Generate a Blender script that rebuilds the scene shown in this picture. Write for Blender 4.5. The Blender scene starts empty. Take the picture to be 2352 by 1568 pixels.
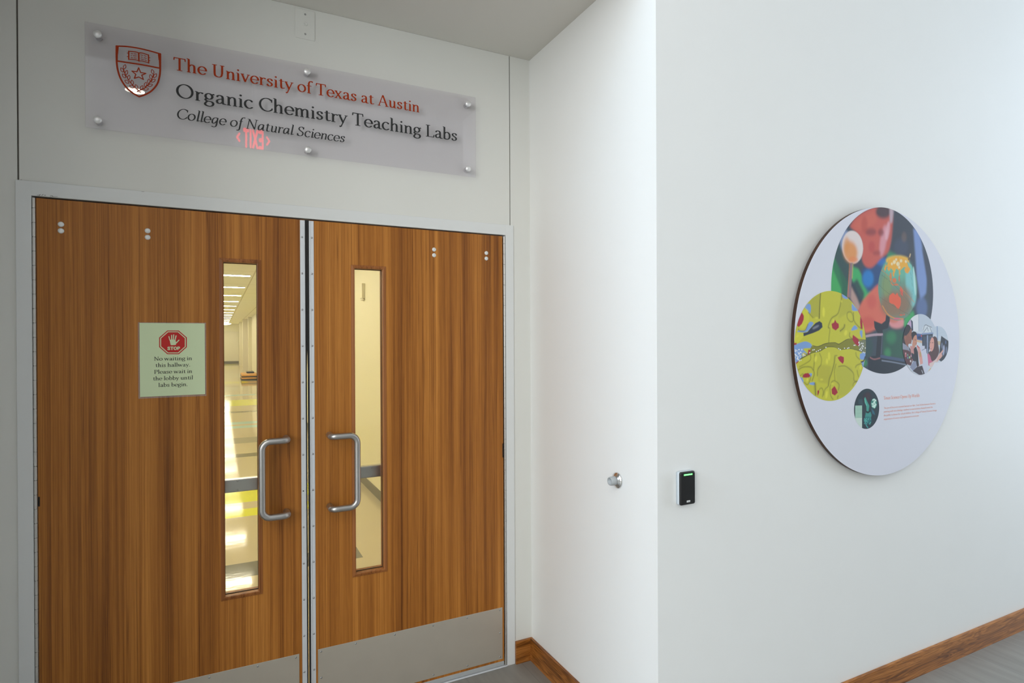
import bpy, bmesh, math, random
import numpy as np
from mathutils import Vector, Matrix
R_ = math.radians
random.seed(4)
COL = bpy.context.scene.collection
scene = bpy.context.scene

# ------------------------------------------------------------------ camera
F_PX, YAW, PITCH, ROLL = 1347.756, 0.4612687, -0.0034359, -0.0043145
ZC = 1.6365            # eye height
D = 2.65               # door wall
YR = 1.6774            # lobby wall that carries the round panel
XS = 1.4228            # reveal wall between them
fw = np.array([math.sin(YAW)*math.cos(PITCH), math.cos(YAW)*math.cos(PITCH), math.sin(PITCH)])
r0 = np.array([math.cos(YAW), -math.sin(YAW), 0.0]); u0 = np.cross(r0, fw)
rt = r0*math.cos(ROLL)+u0*math.sin(ROLL); up = -r0*math.sin(ROLL)+u0*math.cos(ROLL)
cam_d = bpy.data.cameras.new('camera'); cam = bpy.data.objects.new('camera', cam_d); COL.objects.link(cam)
cam_d.sensor_fit = 'HORIZONTAL'; cam_d.sensor_width = 36.0; cam_d.lens = F_PX/2352*36.0
cam_d.clip_start = 0.02; cam_d.clip_end = 200
M3 = Matrix(((rt[0], up[0], -fw[0]), (rt[1], up[1], -fw[1]), (rt[2], up[2], -fw[2])))
cam.matrix_world = Matrix.Translation((0, 0, ZC)) @ M3.to_4x4()
scene.camera = cam

# ------------------------------------------------------------------ light and exposure
scene.view_settings.view_transform = 'Standard'
scene.view_settings.look = 'None'
scene.view_settings.gamma = 1.0
scene.view_settings.use_curve_mapping = False
scene.view_settings.exposure = 0.0
scene.cycles.use_denoising = True
scene.cycles.max_bounces = 10
scene.cycles.transparent_max_bounces = 16
scene.cycles.sample_clamp_indirect = 6.0
scene.cycles.caustics_reflective = False
scene.cycles.caustics_refractive = False
world = bpy.data.worlds.new('world'); scene.world = world; world.use_nodes = True
world.node_tree.nodes['Background'].inputs[0].default_value = (0.62, 0.78, 1.0, 1)
world.node_tree.nodes['Background'].inputs[1].default_value = 1.0

def area(name, loc, direction, sx, sy, power, color):
    l = bpy.data.lights.new(name, 'AREA'); l.shape = 'RECTANGLE'; l.size = sx; l.size_y = sy
    l.energy = power; l.color = color
    o = bpy.data.objects.new(name, l); COL.objects.link(o); o.location = loc
    o.rotation_euler = Vector(direction).to_track_quat('-Z', 'Y').to_euler()
    return o
LOBX0, LOBX1, LOBY0, LOBZ = -5.0, 7.0, -6.0, 5.0
# daylight in the two window openings of the lobby, warm lamps in its ceiling, added fill light in the corridor
area('daylight_left_near', (LOBX0-0.02, 0.80, 3.95), (1, 0, 0), 1.4, 1.9, 178, (0.66, 0.83, 1.0))
area('daylight_left_far', (LOBX0-0.02, -3.0, 2.9), (1, 0, 0), 3.6, 3.4, 300, (0.95, 0.965, 0.94))
area('daylight_right', (LOBX1+0.02, 0.0, 2.5), (-1, 0, 0), 1.8, 4.2, 108, (0.74, 0.87, 1.0))
area('lobby_ceiling_lamps', (-2.6, -1.8, LOBZ-.03), (0, 0, -1), 2.0, 2.0, 45, (1.0, 0.90, 0.72))
area('corridor_fill_lamp', (0.2, 7.6, 2.80), (0, 0, -1), 1.2, 8.0, 10, (1.0, 0.88, 0.58))

# ------------------------------------------------------------------ pixel to plane (used to measure flat things on known planes)
def ray(u, v): return fw+rt*(u-1176)/F_PX-up*(v-784)/F_PX
def atY(u, v, Y): d = ray(u, v); t = Y/d[1]; return (d[0]*t, ZC+d[2]*t)
def atX(u, v, X): d = ray(u, v); t = X/d[0]; return (d[1]*t, ZC+d[2]*t)

# ------------------------------------------------------------------ materials
def srgb(r, g, b):
    f = lambda c: (c/255/12.92) if c/255 <= 0.04045 else ((c/255+0.055)/1.055)**2.4
    return (f(r), f(g), f(b))
def new_mat(name):
    m = bpy.data.materials.new(name); m.use_nodes = True
    return m, m.node_tree.nodes, m.node_tree.links, m.node_tree.nodes['Principled BSDF']
def plain(name, col, rough=0.5, metal=0.0, spec=0.5, noise=0.0, nscale=30, bump=0.0):
    m, N, L, b = new_mat(name)
    b.inputs['Base Color'].default_value = (*col, 1); b.inputs['Roughness'].default_value = rough
    b.inputs['Metallic'].default_value = metal; b.inputs['Specular IOR Level'].default_value = spec
    if noise or bump:
        tc = N.new('ShaderNodeNewGeometry'); nz = N.new('ShaderNodeTexNoise'); nz.inputs['Scale'].default_value = nscale
        nz.inputs['Detail'].default_value = 5
        L.new(tc.outputs['Position'], nz.inputs['Vector'])
        if noise:
            mx = N.new('ShaderNodeMix'); mx.data_type = 'RGBA'
            mx.inputs[6].default_value = (*[c*(1-noise) for c in col], 1); mx.inputs[7].default_value = (*[min(1, c*(1+noise)) for c in col], 1)
            L.new(nz.outputs['Fac'], mx.inputs[0]); L.new(mx.outputs[2], b.inputs['Base Color'])
        if bump:
            bp = N.new('ShaderNodeBump'); bp.inputs['Strength'].default_value = bump; bp.inputs['Distance'].default_value = 0.002
            L.new(nz.outputs['Fac'], bp.inputs['Height']); L.new(bp.outputs['Normal'], b.inputs['Normal'])
    return m
def emit(name, col, s):
    m, N, L, b = new_mat(name)
    b.inputs['Base Color'].default_value = (*col, 1)
    b.inputs['Emission Color'].default_value = (*col, 1); b.inputs['Emission Strength'].default_value = s
    return m
def clear(name, tint, ior=1.49, haze=0.0):
    m, N, L, b = new_mat(name); N.remove(b)
    out = N['Material Output']
    t = N.new('ShaderNodeBsdfTransparent'); t.inputs[0].default_value = (*tint, 1)
    g = N.new('ShaderNodeBsdfGlossy'); g.inputs['Roughness'].default_value = 0.0
    lw = N.new('ShaderNodeLayerWeight'); lw.inputs[0].default_value = 0.5
    pw = N.new('ShaderNodeMath'); pw.operation = 'POWER'; pw.inputs[1].default_value = 5.0; L.new(lw.outputs['Facing'], pw.inputs[0])
    r0_ = ((ior-1)/(ior+1))**2
    ma = N.new('ShaderNodeMath'); ma.operation = 'MULTIPLY_ADD'; ma.inputs[1].default_value = 1-r0_; ma.inputs[2].default_value = r0_; L.new(pw.outputs[0], ma.inputs[0])
    mx = N.new('ShaderNodeMixShader')
    L.new(ma.outputs[0], mx.inputs[0]); L.new(t.outputs[0], mx.inputs[1]); L.new(g.outputs[0], mx.inputs[2])
    if haze:
        d = N.new('ShaderNodeBsdfDiffuse'); d.inputs[0].default_value = (0.8, 0.8, 0.86, 1)
        m2 = N.new('ShaderNodeMixShader'); m2.inputs[0].default_value = haze
        L.new(mx.outputs[0], m2.inputs[1]); L.new(d.outputs[0], m2.inputs[2]); L.new(m2.outputs[0], out.inputs[0])
    else:
        L.new(mx.outputs[0], out.inputs[0])
    return m
def wood(name, dark, mid, light, along='Z', fine=1.0, rough=0.42, figure=0.0):
    m, N, L, b = new_mat(name)
    geo = N.new('ShaderNodeNewGeometry')
    wm = N.new('ShaderNodeMapping'); wm.inputs['Scale'].default_value = {'X': (.9, 5, 5), 'Y': (5, .9, 5), 'Z': (5, 5, .9)}[along]
    L.new(geo.outputs['Position'], wm.inputs['Vector'])
    wn = N.new('ShaderNodeTexNoise'); wn.inputs['Scale'].default_value = 1.0; wn.inputs['Detail'].default_value = 2.0
    L.new(wm.outputs[0], wn.inputs['Vector'])
    wv_ = N.new('ShaderNodeVectorMath'); wv_.operation = 'MULTIPLY_ADD'; wv_.inputs[1].default_value = (.012, .012, .012)
    L.new(wn.outputs['Color'], wv_.inputs[0]); L.new(geo.outputs['Position'], wv_.inputs[2])
    def mapped(sc_across, sc_along, off=(0, 0, 0)):
        mp = N.new('ShaderNodeMapping'); s = {'X': (sc_along, sc_across, sc_across), 'Y': (sc_across, sc_along, sc_across), 'Z': (sc_across, sc_across, sc_along)}[along]
        mp.inputs['Scale'].default_value = s; mp.inputs['Location'].default_value = off
        L.new(wv_.outputs[0], mp.inputs['Vector']); return mp
    def nz(mp, detail, rough_=0.6, dist=0.0):
        n = N.new('ShaderNodeTexNoise'); n.inputs['Scale'].default_value = 1.0; n.inputs['Detail'].default_value = detail
        n.inputs['Roughness'].default_value = rough_; n.inputs['Distortion'].default_value = dist
        L.new(mp.outputs[0], n.inputs['Vector']); return n
    def math_(op, a, b_, clampv=False):
        k = N.new('ShaderNodeMath'); k.operation = op; k.use_clamp = clampv
        for i, v in enumerate((a, b_)):
            if isinstance(v, (int, float)): k.inputs[i].default_value = v
            else: L.new(v, k.inputs[i])
        return k.outputs[0]
    broad = nz(mapped(9*fine, 0.22), 2, 0.5, 0.4)
    med = nz(mapped(38*fine, 0.30, (3, 1, 2)), 3, 0.6, 0.25)
    fin = nz(mapped(210*fine, 0.9, (7, 5, 1)), 4, 0.65, 0.2)
    fleck = nz(mapped(420*fine, 9, (1, 2, 9)), 2, 0.6)
    v = math_('ADD', math_('MULTIPLY', broad.outputs['Fac'], 0.34), math_('MULTIPLY', med.outputs['Fac'], 0.30))
    v = math_('ADD', v, math_('MULTIPLY', fin.outputs['Fac'], 0.26))
    v = math_('ADD', v, math_('MULTIPLY', fleck.outputs['Fac'], 0.10))
    if figure:
        fg = nz(mapped(26, 2.2, (0.3, 0.2, 0.1)), 2, 0.5, 2.2)
        sn = math_('MULTIPLY', fg.outputs['Fac'], 9.0)
        k_ = N.new('ShaderNodeMath'); k_.operation = 'PINGPONG'; k_.inputs[1].default_value = 1.0; L.new(sn, k_.inputs[0])
        v = math_('ADD', math_('MULTIPLY', v, 1-figure), math_('MULTIPLY', k_.outputs[0], figure))
    cr = N.new('ShaderNodeValToRGB'); e = cr.color_ramp.elements
    e[0].position = 0.36; e[0].color = (*dark, 1); e[1].position = 0.64; e[1].color = (*light, 1)
    k = e.new(0.50); k.color = (*mid, 1)
    L.new(v, cr.inputs[0])
    # thin dark growth lines
    ln = N.new('ShaderNodeTexNoise'); ln.inputs['Scale'].default_value = 1.0; ln.inputs['Detail'].default_value = 1.0; ln.inputs['Distortion'].default_value = 0.3
    L.new(mapped(62*fine, 0.2, (9, 4, 6)).outputs[0], ln.inputs['Vector'])
    lr = N.new('ShaderNodeValToRGB'); q = lr.color_ramp.elements
    q[0].position = 0.475; q[0].color = (1, 1, 1, 1); q[1].position = 0.525; q[1].color = (1, 1, 1, 1)
    w = q.new(0.50); w.color = (0.56, 0.5, 0.46, 1)
    L.new(ln.outputs['Fac'], lr.inputs[0])
    ml = N.new('ShaderNodeMix'); ml.data_type = 'RGBA'; ml.blend_type = 'MULTIPLY'; ml.inputs[0].default_value = 0.8
    L.new(cr.outputs[0], ml.inputs[6]); L.new(lr.outputs[0], ml.inputs[7])
    L.new(ml.outputs[2], b.inputs['Base Color'])
    b.inputs['Roughness'].default_value = rough; b.inputs['Specular IOR Level'].default_value = 0.32
    return m
def brushed(name, col, rough, along='X', tint=0.06, metal=1.0):
    m, N, L, b = new_mat(name)
    geo = N.new('ShaderNodeNewGeometry'); mp = N.new('ShaderNodeMapping')
    mp.inputs['Scale'].default_value = {'X': (2, 300, 300), 'Z': (300, 300, 2), 'Y': (300, 2, 300)}[along]
    L.new(geo.outputs['Position'], mp.inputs['Vector'])
    n = N.new('ShaderNodeTexNoise'); n.inputs['Detail'].default_value = 3; n.inputs['Scale'].default_value = 1
    L.new(mp.outputs[0], n.inputs['Vector'])
    big = N.new('ShaderNodeTexNoise'); big.inputs['Scale'].default_value = 9; big.inputs['Detail'].default_value = 6
    L.new(geo.outputs['Position'], big.inputs['Vector'])
    mx = N.new('ShaderNodeMix'); mx.data_type = 'RGBA'
    mx.inputs[6].default_value = (*[c*(1-tint) for c in col], 1); mx.inputs[7].default_value = (*[c*(1+tint) for c in col], 1)
    L.new(big.outputs['Fac'], mx.inputs[0]); L.new(mx.outputs[2], b.inputs['Base Color'])
    mr = N.new('ShaderNodeMapRange'); mr.inputs[3].default_value = rough*0.85; mr.inputs[4].default_value = rough*1.2
    L.new(n.outputs['Fac'], mr.inputs[0]); L.new(mr.outputs[0], b.inputs['Roughness'])
    b.inputs['Metallic'].default_value = metal
    return m

m_wall_shade = plain('wall_paint_shaded', (0.765, 0.765, 0.73), 0.6, spec=0.3, noise=0.012, nscale=3, bump=0.04)  # same white paint as the lobby walls, darkened to stand in for shade
m_wall_lit = plain('wall_paint_lit', (0.89, 0.89, 0.875), 0.55, spec=0.3, noise=0.012, nscale=3, bump=0.04)  # same paint lightened, standing in for stronger light on the lobby side
m_wall_far = plain('unseen_wall_low_bounce', (0.50, 0.49, 0.47), 0.6, spec=0.3)  # unseen walls, greyed to cut the bounced fill light
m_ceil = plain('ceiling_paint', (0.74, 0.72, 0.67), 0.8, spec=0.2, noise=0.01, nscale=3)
m_frame = plain('frame_paint', (0.76, 0.775, 0.775), 0.45, noise=0.01, nscale=8)
m_gap = plain('dark_gap', (0.02, 0.015, 0.012), 0.9)
m_wood = wood('door_veneer', srgb(106, 56, 17), srgb(168, 105, 41), srgb(208, 140, 64))
m_mould = wood('moulding_wood', srgb(104, 60, 28), srgb(146, 88, 42), srgb(176, 112, 60))
m_base_x = wood('baseboard_wood', srgb(96, 54, 20), srgb(158, 98, 42), srgb(192, 128, 66), 'X', 0.5, 0.3, 0.16)
m_base_y = wood('baseboard_wood_side', srgb(96, 54, 20), srgb(158, 98, 42), srgb(192, 128, 66), 'Y', 0.5, 0.3, 0.16)
m_edge = wood('dark_edge_wood', srgb(40, 24, 14), srgb(62, 38, 24), srgb(84, 54, 36), 'Z', 1, 0.5)
m_steel = brushed('brushed_steel', (0.52, 0.51, 0.50), 0.34, 'Z')
m_kick = brushed('kick_plate_steel', (0.62, 0.57, 0.49), 0.40, 'X', 0.05, 0.6)
m_alu = brushed('aluminium', (0.80, 0.83, 0.87), 0.45, 'Z', 0.03, 0.45)
m_hinge = brushed('hinge_steel', (0.62, 0.61, 0.59), 0.45, 'Z')
m_chrome = plain('satin_chrome', (0.8, 0.8, 0.8), 0.16, 1.0)
m_cap = plain('spun_aluminium', (0.90, 0.90, 0.91), 0.34, 0.6)
m_screw = plain('screw_steel', (0.45, 0.45, 0.46), 0.4, 1.0)
m_bolt = plain('bolt_nickel', (0.80, 0.81, 0.80), 0.45, 0.35)
m_rubber = plain('grey_rubber', (0.42, 0.44, 0.45), 0.6)
m_seal = plain('black_brush_seal', (0.025, 0.025, 0.025), 0.85, noise=0.4, nscale=400, bump=0.3)
m_acrylic = clear('acrylic', (0.965, 0.955, 0.975), 1.49, 0.0)
m_glass = clear('door_glass', (0.97, 0.98, 0.97), 1.5)
m_lam = clear('laminate_film', (0.97, 0.97, 0.97), 1.4, 0.10)
m_orange = plain('burnt_orange_vinyl', srgb(164, 50, 0), 0.5, spec=0.2)
m_charc = plain('charcoal_vinyl', (0.034, 0.035, 0.036), 0.5, spec=0.25)
m_green_paper = plain('pale_green_paper', srgb(218, 234, 192), 0.6, noise=0.02, nscale=15)
m_ink = plain('black_ink', (0.02, 0.022, 0.02), 0.6)
m_red = plain('red_print', srgb(198, 24, 20), 0.5)
m_print = plain('poster_print_white', srgb(224, 225, 236), 0.5, spec=0.2, noise=0.004)
m_postertext = plain('poster_orange_ink', srgb(240, 152, 122), 0.5, spec=0.2)
m_black = plain('black_plastic', (0.012, 0.012, 0.013), 0.32)
m_greyplas = plain('grey_plastic', (0.55, 0.59, 0.62), 0.4)
m_led = emit('green_led', (0.12, 1.0, 0.16), 3.2)
m_whiteplas = plain('white_plastic', (0.80, 0.80, 0.77), 0.4)
m_exitred = emit('red_exit_light', (1.0, 0.03, 0.035), 9.0)
m_lamp = emit('warm_lamp_diffuser', (1.0, 0.93, 0.80), 22.0)
m_strip = emit('strip_lamp', (1.0, 0.90, 0.66), 46.0)
m_dome = emit('dome_lamp', (1.0, 0.92, 0.72), 9.0)
m_corr_wall = plain('corridor_paint', (0.90, 0.86, 0.70), 0.5, noise=0.01, nscale=2)
m_corr_dim = plain('corridor_grey_and_dim_wall', (0.80, 0.76, 0.66), 0.6)  # grey of the pilasters; also paints the end wall's weaker-lit lower part
m_corr_base = plain('corridor_base_grey', (0.20, 0.19, 0.17), 0.5)
m_tan = plain('tan_board', srgb(214, 160, 84), 0.6, noise=0.1, nscale=10)
m_dark = plain('dark_grey_plastic', (0.06, 0.06, 0.07), 0.5)

def tile_material():
    m, N, L, b = new_mat('grey_floor_tile')
    geo = N.new('ShaderNodeNewGeometry'); sp = N.new('ShaderNodeSeparateXYZ'); L.new(geo.outputs['Position'], sp.inputs[0])
    def line(sock, off, period, half):
        a = N.new('ShaderNodeMath'); a.operation = 'SUBTRACT'; a.inputs[1].default_value = off; L.new(sock, a.inputs[0])
        p = N.new('ShaderNodeMath'); p.operation = 'PINGPONG'; p.inputs[1].default_value = period/2; L.new(a.outputs[0], p.inputs[0])
        c = N.new('ShaderNodeMath'); c.operation = 'LESS_THAN'; c.inputs[1].default_value = half; L.new(p.outputs[0], c.inputs[0])
        return c.outputs[0]
    l1 = line(sp.outputs[0], 1.3565, 0.302, 0.0016); l2 = line(sp.outputs[1], 1.05, 1.2, 0.0016)
    mx = N.new('ShaderNodeMath'); mx.operation = 'MAXIMUM'; L.new(l1, mx.inputs[0]); L.new(l2, mx.inputs[1])
    mp = N.new('ShaderNodeMapping'); mp.inputs['Scale'].default_value = (22, 3, 5); L.new(geo.outputs['Position'], mp.inputs[0])
    n = N.new('ShaderNodeTexNoise'); n.inputs['Scale'].default_value = 1; n.inputs['Detail'].default_value = 7; L.new(mp.outputs[0], n.inputs['Vector'])
    cr = N.new('ShaderNodeValToRGB'); cr.color_ramp.elements[0].position = 0.3; cr.color_ramp.elements[0].color = (0.235, 0.222, 0.20, 1)
    cr.color_ramp.elements[1].position = 0.7; cr.color_ramp.elements[1].color = (0.295, 0.28, 0.255, 1); L.new(n.outputs['Fac'], cr.inputs[0])
    mm = N.new('ShaderNodeMix'); mm.data_type = 'RGBA'; L.new(mx.outputs[0], mm.inputs[0]); L.new(cr.outputs[0], mm.inputs[6])
    mm.inputs[7].default_value = (0.20, 0.20, 0.19, 1)
    L.new(mm.outputs[2], b.inputs['Base Color']); b.inputs['Roughness'].default_value = 0.45
    return m
def corridor_floor_material():
    m, N, L, b = new_mat('striped_corridor_vinyl')
    geo = N.new('ShaderNodeNewGeometry'); sp = N.new('ShaderNodeSeparateXYZ'); L.new(geo.outputs['Position'], sp.inputs[0])
    tan_ = (0.58, 0.50, 0.35); Yl = (0.78, 0.80, 0.03); Cy = (0.42, 0.66, 0.66); Gr = (0.15, 0.145, 0.13); Lg = (0.34, 0.31, 0.25)
    stripes = [(4.46, 4.75, Gr), (6.00, 6.27, Yl), (6.53, 7.08, Yl), (9.07, 9.35, Gr), (10.3, 10.9, Lg), (12.09, 12.44, Cy), (12.65, 13.03, Cy), (14.69, 14.98, Gr),
               (16.25, 17.9, Yl), (19.2, 19.7, Cy), (21.9, 22.4, Cy), (23.1, 23.5, Lg), (24.8, 26.0, Yl), (29.5, 30.2, Cy), (38.0, 39.6, Yl), (33, 33.6, Lg), (43.5, 45.0, Yl)]
    cur = None
    xm = N.new('ShaderNodeMath'); xm.operation = 'LESS_THAN'; xm.inputs[1].default_value = 0.955; L.new(sp.outputs[0], xm.inputs[0])
    for y0, y1, c in stripes:
        k = N.new('ShaderNodeMath'); k.operation = 'COMPARE'; k.inputs[1].default_value = (y0+y1)/2; k.inputs[2].default_value = (y1-y0)/2
        L.new(sp.outputs[1], k.inputs[0])
        a = N.new('ShaderNodeMath'); a.operation = 'MULTIPLY'; L.new(k.outputs[0], a.inputs[0]); L.new(xm.outputs[0], a.inputs[1])
        mm = N.new('ShaderNodeMix'); mm.data_type = 'RGBA'; L.new(a.outputs[0], mm.inputs[0])
        if cur is None: mm.inputs[6].default_value = (*tan_, 1)
        else: L.new(cur, mm.inputs[6])
        mm.inputs[7].default_value = (*c, 1); cur = mm.outputs[2]
    L.new(cur, b.inputs['Base Color']); b.inputs['Roughness'].default_value = 0.075
    n = N.new('ShaderNodeTexNoise'); n.inputs['Scale'].default_value = 14; n.inputs['Detail'].default_value = 3; L.new(geo.outputs['Position'], n.inputs['Vector'])
    bp = N.new('ShaderNodeBump'); bp.inputs['Strength'].default_value = 0.09; bp.inputs['Distance'].default_value = 0.004
    L.new(n.outputs['Fac'], bp.inputs['Height']); L.new(bp.outputs['Normal'], b.inputs['Normal'])
    return m
def ceiling_tile_material():
    m, N, L, b = new_mat('corridor_ceiling_tile')
    geo = N.new('ShaderNodeNewGeometry'); sp = N.new('ShaderNodeSeparateXYZ'); L.new(geo.outputs['Position'], sp.inputs[0])
    outs = []
    for i, (off, per) in enumerate(((0.56, 0.61), (12.6, 1.33))):
        a = N.new('ShaderNodeMath'); a.operation = 'SUBTRACT'; a.inputs[1].default_value = off; L.new(sp.outputs[i], a.inputs[0])
        p = N.new('ShaderNodeMath'); p.operation = 'PINGPONG'; p.inputs[1].default_value = per/2; L.new(a.outputs[0], p.inputs[0])
        c = N.new('ShaderNodeMath'); c.operation = 'LESS_THAN'; c.inputs[1].default_value = 0.012; L.new(p.outputs[0], c.inputs[0]); outs.append(c.outputs[0])
    mx = N.new('ShaderNodeMath'); mx.operation = 'MAXIMUM'; L.new(outs[0], mx.inputs[0]); L.new(outs[1], mx.inputs[1])
    mm = N.new('ShaderNodeMix'); mm.data_type = 'RGBA'; L.new(mx.outputs[0], mm.inputs[0])
    mm.inputs[6].default_value = (0.90, 0.87, 0.74, 1); mm.inputs[7].default_value = (0.62, 0.57, 0.42, 1)
    L.new(mm.outputs[2], b.inputs['Base Color']); b.inputs['Roughness'].default_value = 0.8
    return m
m_tile = tile_material(); m_corr_floor = corridor_floor_material(); m_corr_ceil = ceiling_tile_material()

# ------------------------------------------------------------------ mesh helpers
class MB:
    def __init__(s): s.bm = bmesh.new()
    def box(s, x0, x1, y0, y1, z0, z1, bevel=0.0, seg=2):
        t = bmesh.new(); bmesh.ops.create_cube(t, size=1)
        for v in t.verts: v.co = Vector(((x0+x1)/2+v.co.x*(x1-x0), (y0+y1)/2+v.co.y*(y1-y0), (z0+z1)/2+v.co.z*(z1-z0)))
        if bevel: bmesh.ops.bevel(t, geom=t.edges[:], offset=bevel, segments=seg, affect='EDGES', profile=0.5)
        s.merge(t); return s
    def merge(s, t):
        mp = {}
        for v in t.verts: mp[v] = s.bm.verts.new(v.co)
        for f in t.faces:
            try:
                nf = s.bm.faces.new([mp[v] for v in f.verts]); nf.smooth = f.smooth
            except ValueError: pass
        t.free()
    def faces(s, verts, faces, smooth=False):
        vs = [s.bm.verts.new(v) for v in verts]
        for f in faces:
            nf = s.bm.faces.new([vs[i] for i in f]); nf.smooth = smooth
        return s
    def lathe(s, prof, origin, axis, seg=32, smooth=True):
        """prof: (radius, distance along axis) list"""
        ax = Vector(axis).normalized(); a = ax.orthogonal().normalized(); b = ax.cross(a); o = Vector(origin)
        rings = []
        for r, h in prof:
            if r < 1e-7: rings.append([s.bm.verts.new(o+ax*h)])
            else: rings.append([s.bm.verts.new(o+ax*h+(a*math.cos(2*math.pi*i/seg)+b*math.sin(2*math.pi*i/seg))*r) for i in range(seg)])
        for p, q in zip(rings, rings[1:]):
            for i in range(seg):
                j = (i+1) % seg
                if len(p) == 1 and len(q) == 1: continue
                if len(p) == 1: vs = [p[0], q[j], q[i]]
                elif len(q) == 1: vs = [p[i], p[j], q[0]]
                else: vs = [p[i], p[j], q[j], q[i]]
                f = s.bm.faces.new(vs); f.smooth = smooth
        return s
    def tube(s, path, r, seg=20, smooth=True):
        P = [Vector(p) for p in path]; rings = []; prev = None
        for i, p in enumerate(P):
            t = (P[min(i+1, len(P)-1)]-P[max(i-1, 0)]).normalized()
            if prev is None: n = t.orthogonal().normalized()
            else: n = (prev-t*prev.dot(t)).normalized()
            prev = n; b = t.cross(n)
            rings.append([s.bm.verts.new(p+(n*math.cos(2*math.pi*k/seg)+b*math.sin(2*math.pi*k/seg))*r) for k in range(seg)])
        for p, q in zip(rings, rings[1:]):
            for i in range(seg):
                f = s.bm.faces.new([p[i], p[(i+1) % seg], q[(i+1) % seg], q[i]]); f.smooth = smooth
        s.bm.faces.new(rings[0][::-1]); s.bm.faces.new(rings[-1]); return s
    def prism(s, pts, y0, y1):
        """pts (x,z) counter-clockwise seen from the front; extruded from y0 (front) to y1"""
        n = len(pts); a = [s.bm.verts.new((x, y0, z)) for x, z in pts]; b = [s.bm.verts.new((x, y1, z)) for x, z in pts]
        s.bm.faces.new(a); s.bm.faces.new(b[::-1])
        for i in range(n):
            j = (i+1) % n; s.bm.faces.new([a[j], a[i], b[i], b[j]])
        return s
    def build(s, name, mat, parent=None, recalc=True):
        if recalc: bmesh.ops.recalc_face_normals(s.bm, faces=s.bm.faces[:])
        me = bpy.data.meshes.new(name); s.bm.to_mesh(me); s.bm.free(); me.materials.append(mat)
        o = bpy.data.objects.new(name, me); COL.objects.link(o)
        if parent: attach(o, parent)
        return o
def world_loc(o):
    l = Vector(o.location)
    while o.parent: o = o.parent; l = l+Vector(o.location)
    return l
def attach(o, parent):
    o.parent = parent; o.location = Vector(o.location)-world_loc(parent)
def tag(o, label, cat, group=None, kind=None):
    o['label'] = label; o['category'] = cat
    if group: o['group'] = group
    if kind: o['kind'] = kind
    return o
def structure(o, label, cat): return tag(o, label, cat, None, 'structure')
def empty(name, loc, label, cat, group=None, kind=None):
    o = bpy.data.objects.new(name, None); o.empty_display_size = 0.1; COL.objects.link(o); o.location = loc
    return tag(o, label, cat, group, kind)
def copy_part(o, parent, delta):
    """copy of a part (shared mesh) moved by delta"""
    c = o.copy(); COL.objects.link(c); c.parent = parent; c.location = Vector(o.location)+Vector(delta); return c
def copy_thing(o, delta):
    c = o.copy(); COL.objects.link(c); c.location = Vector(o.location)+Vector(delta)
    for ch in list(o.children):
        d = ch.copy(); COL.objects.link(d); d.parent = c
        for g in list(ch.children):
            e = g.copy(); COL.objects.link(e); e.parent = d
    return c

# ------------------------------------------------------------------ stroke lettering: skeletons swept with a broad nib
def catmull(P, n=7):
    P = [np.array(p, float) for p in P]; Q = [2*P[0]-P[1]]+P+[2*P[-1]-P[-2]]; out = []
    for i in range(1, len(Q)-2):
        a, b, c, d = Q[i-1:i+3]
        for k in range(n):
            t = k/n
            out.append(0.5*((2*b)+(c-a)*t+(2*a-5*b+4*c-d)*t*t+(3*b-a-3*c+d)*t**3))
    out.append(P[-1]); return [tuple(p) for p in out]
def arc(cx, cy, rx, ry, a0, a1, n=36):
    return [(cx+rx*math.cos(R_(a0+(a1-a0)*i/n)), cy+ry*math.sin(R_(a0+(a1-a0)*i/n))) for i in range(n+1)]
G = {}
def g(ch, adv, *strokes): G[ch] = (adv, strokes)
def stem(x, y0, y1): return ('l', [(x, y0), (x, y1)])
g('n', .63, stem(.15, .04, .60), ('c', [(.15, .44), (.24, .57), (.36, .622), (.455, .56), (.48, .42)]), stem(.48, .42, .04), ('s', .04, .27, .025), ('s', .37, .60, .025), ('s', .03, .14, .63))
g('m', .95, stem(.15, .04, .60), ('c', [(.15, .44), (.24, .57), (.34, .622), (.43, .56), (.46, .42)]), stem(.46, .42, .04), ('c', [(.46, .44), (.55, .57), (.66, .622), (.76, .56), (.78, .42)]), stem(.78, .42, .04), ('s', .04, .27, .025), ('s', .35, .57, .025), ('s', .67, .90, .025), ('s', .03, .14, .63))
g('h', .64, stem(.15, .04, 1.02), ('c', [(.15, .44), (.24, .57), (.36, .622), (.455, .56), (.48, .42)]), stem(.48, .42, .04), ('s', .04, .27, .025), ('s', .37, .60, .025), ('s', .03, .14, 1.05))
g('r', .46, stem(.15, .04, .60), ('c', [(.15, .42), (.22, .55), (.31, .60), (.40, .59)]), ('d', .40, .575, .055), ('s', .04, .29, .025), ('s', .03, .14, .63))
g('i', .31, stem(.16, .04, .60), ('s', .04, .28, .025), ('s', .04, .15, .63), ('d', .155, .87, .07))
g('l', .31, stem(.16, .04, 1.02), ('s', .04, .28, .025), ('s', .04, .15, 1.05))
g('u', .63, stem(.15, .60, .22), ('c', [(.15, .24), (.18, .08), (.28, .035), (.39, .09), (.47, .2)]), stem(.47, .60, .04), ('s', .03, .14, .63), ('s', .36, .46, .63), ('s', .47, .60, .025))
g('t', .42, stem(.19, .76, .18), ('c', [(.19, .20), (.215, .07), (.29, .035), (.39, .07)]), ('s', .04, .38, .63))
g('o', .61, ('e', .305, .33, .235, .305, 0, 360))
g('e', .57, ('e', .305, .33, .23, .305, 2, 318), ('s', .10, .54, .345))
g('c', .53, ('e', .30, .33, .225, .305, 52, 315), ('d', .445, .545, .055))
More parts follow.
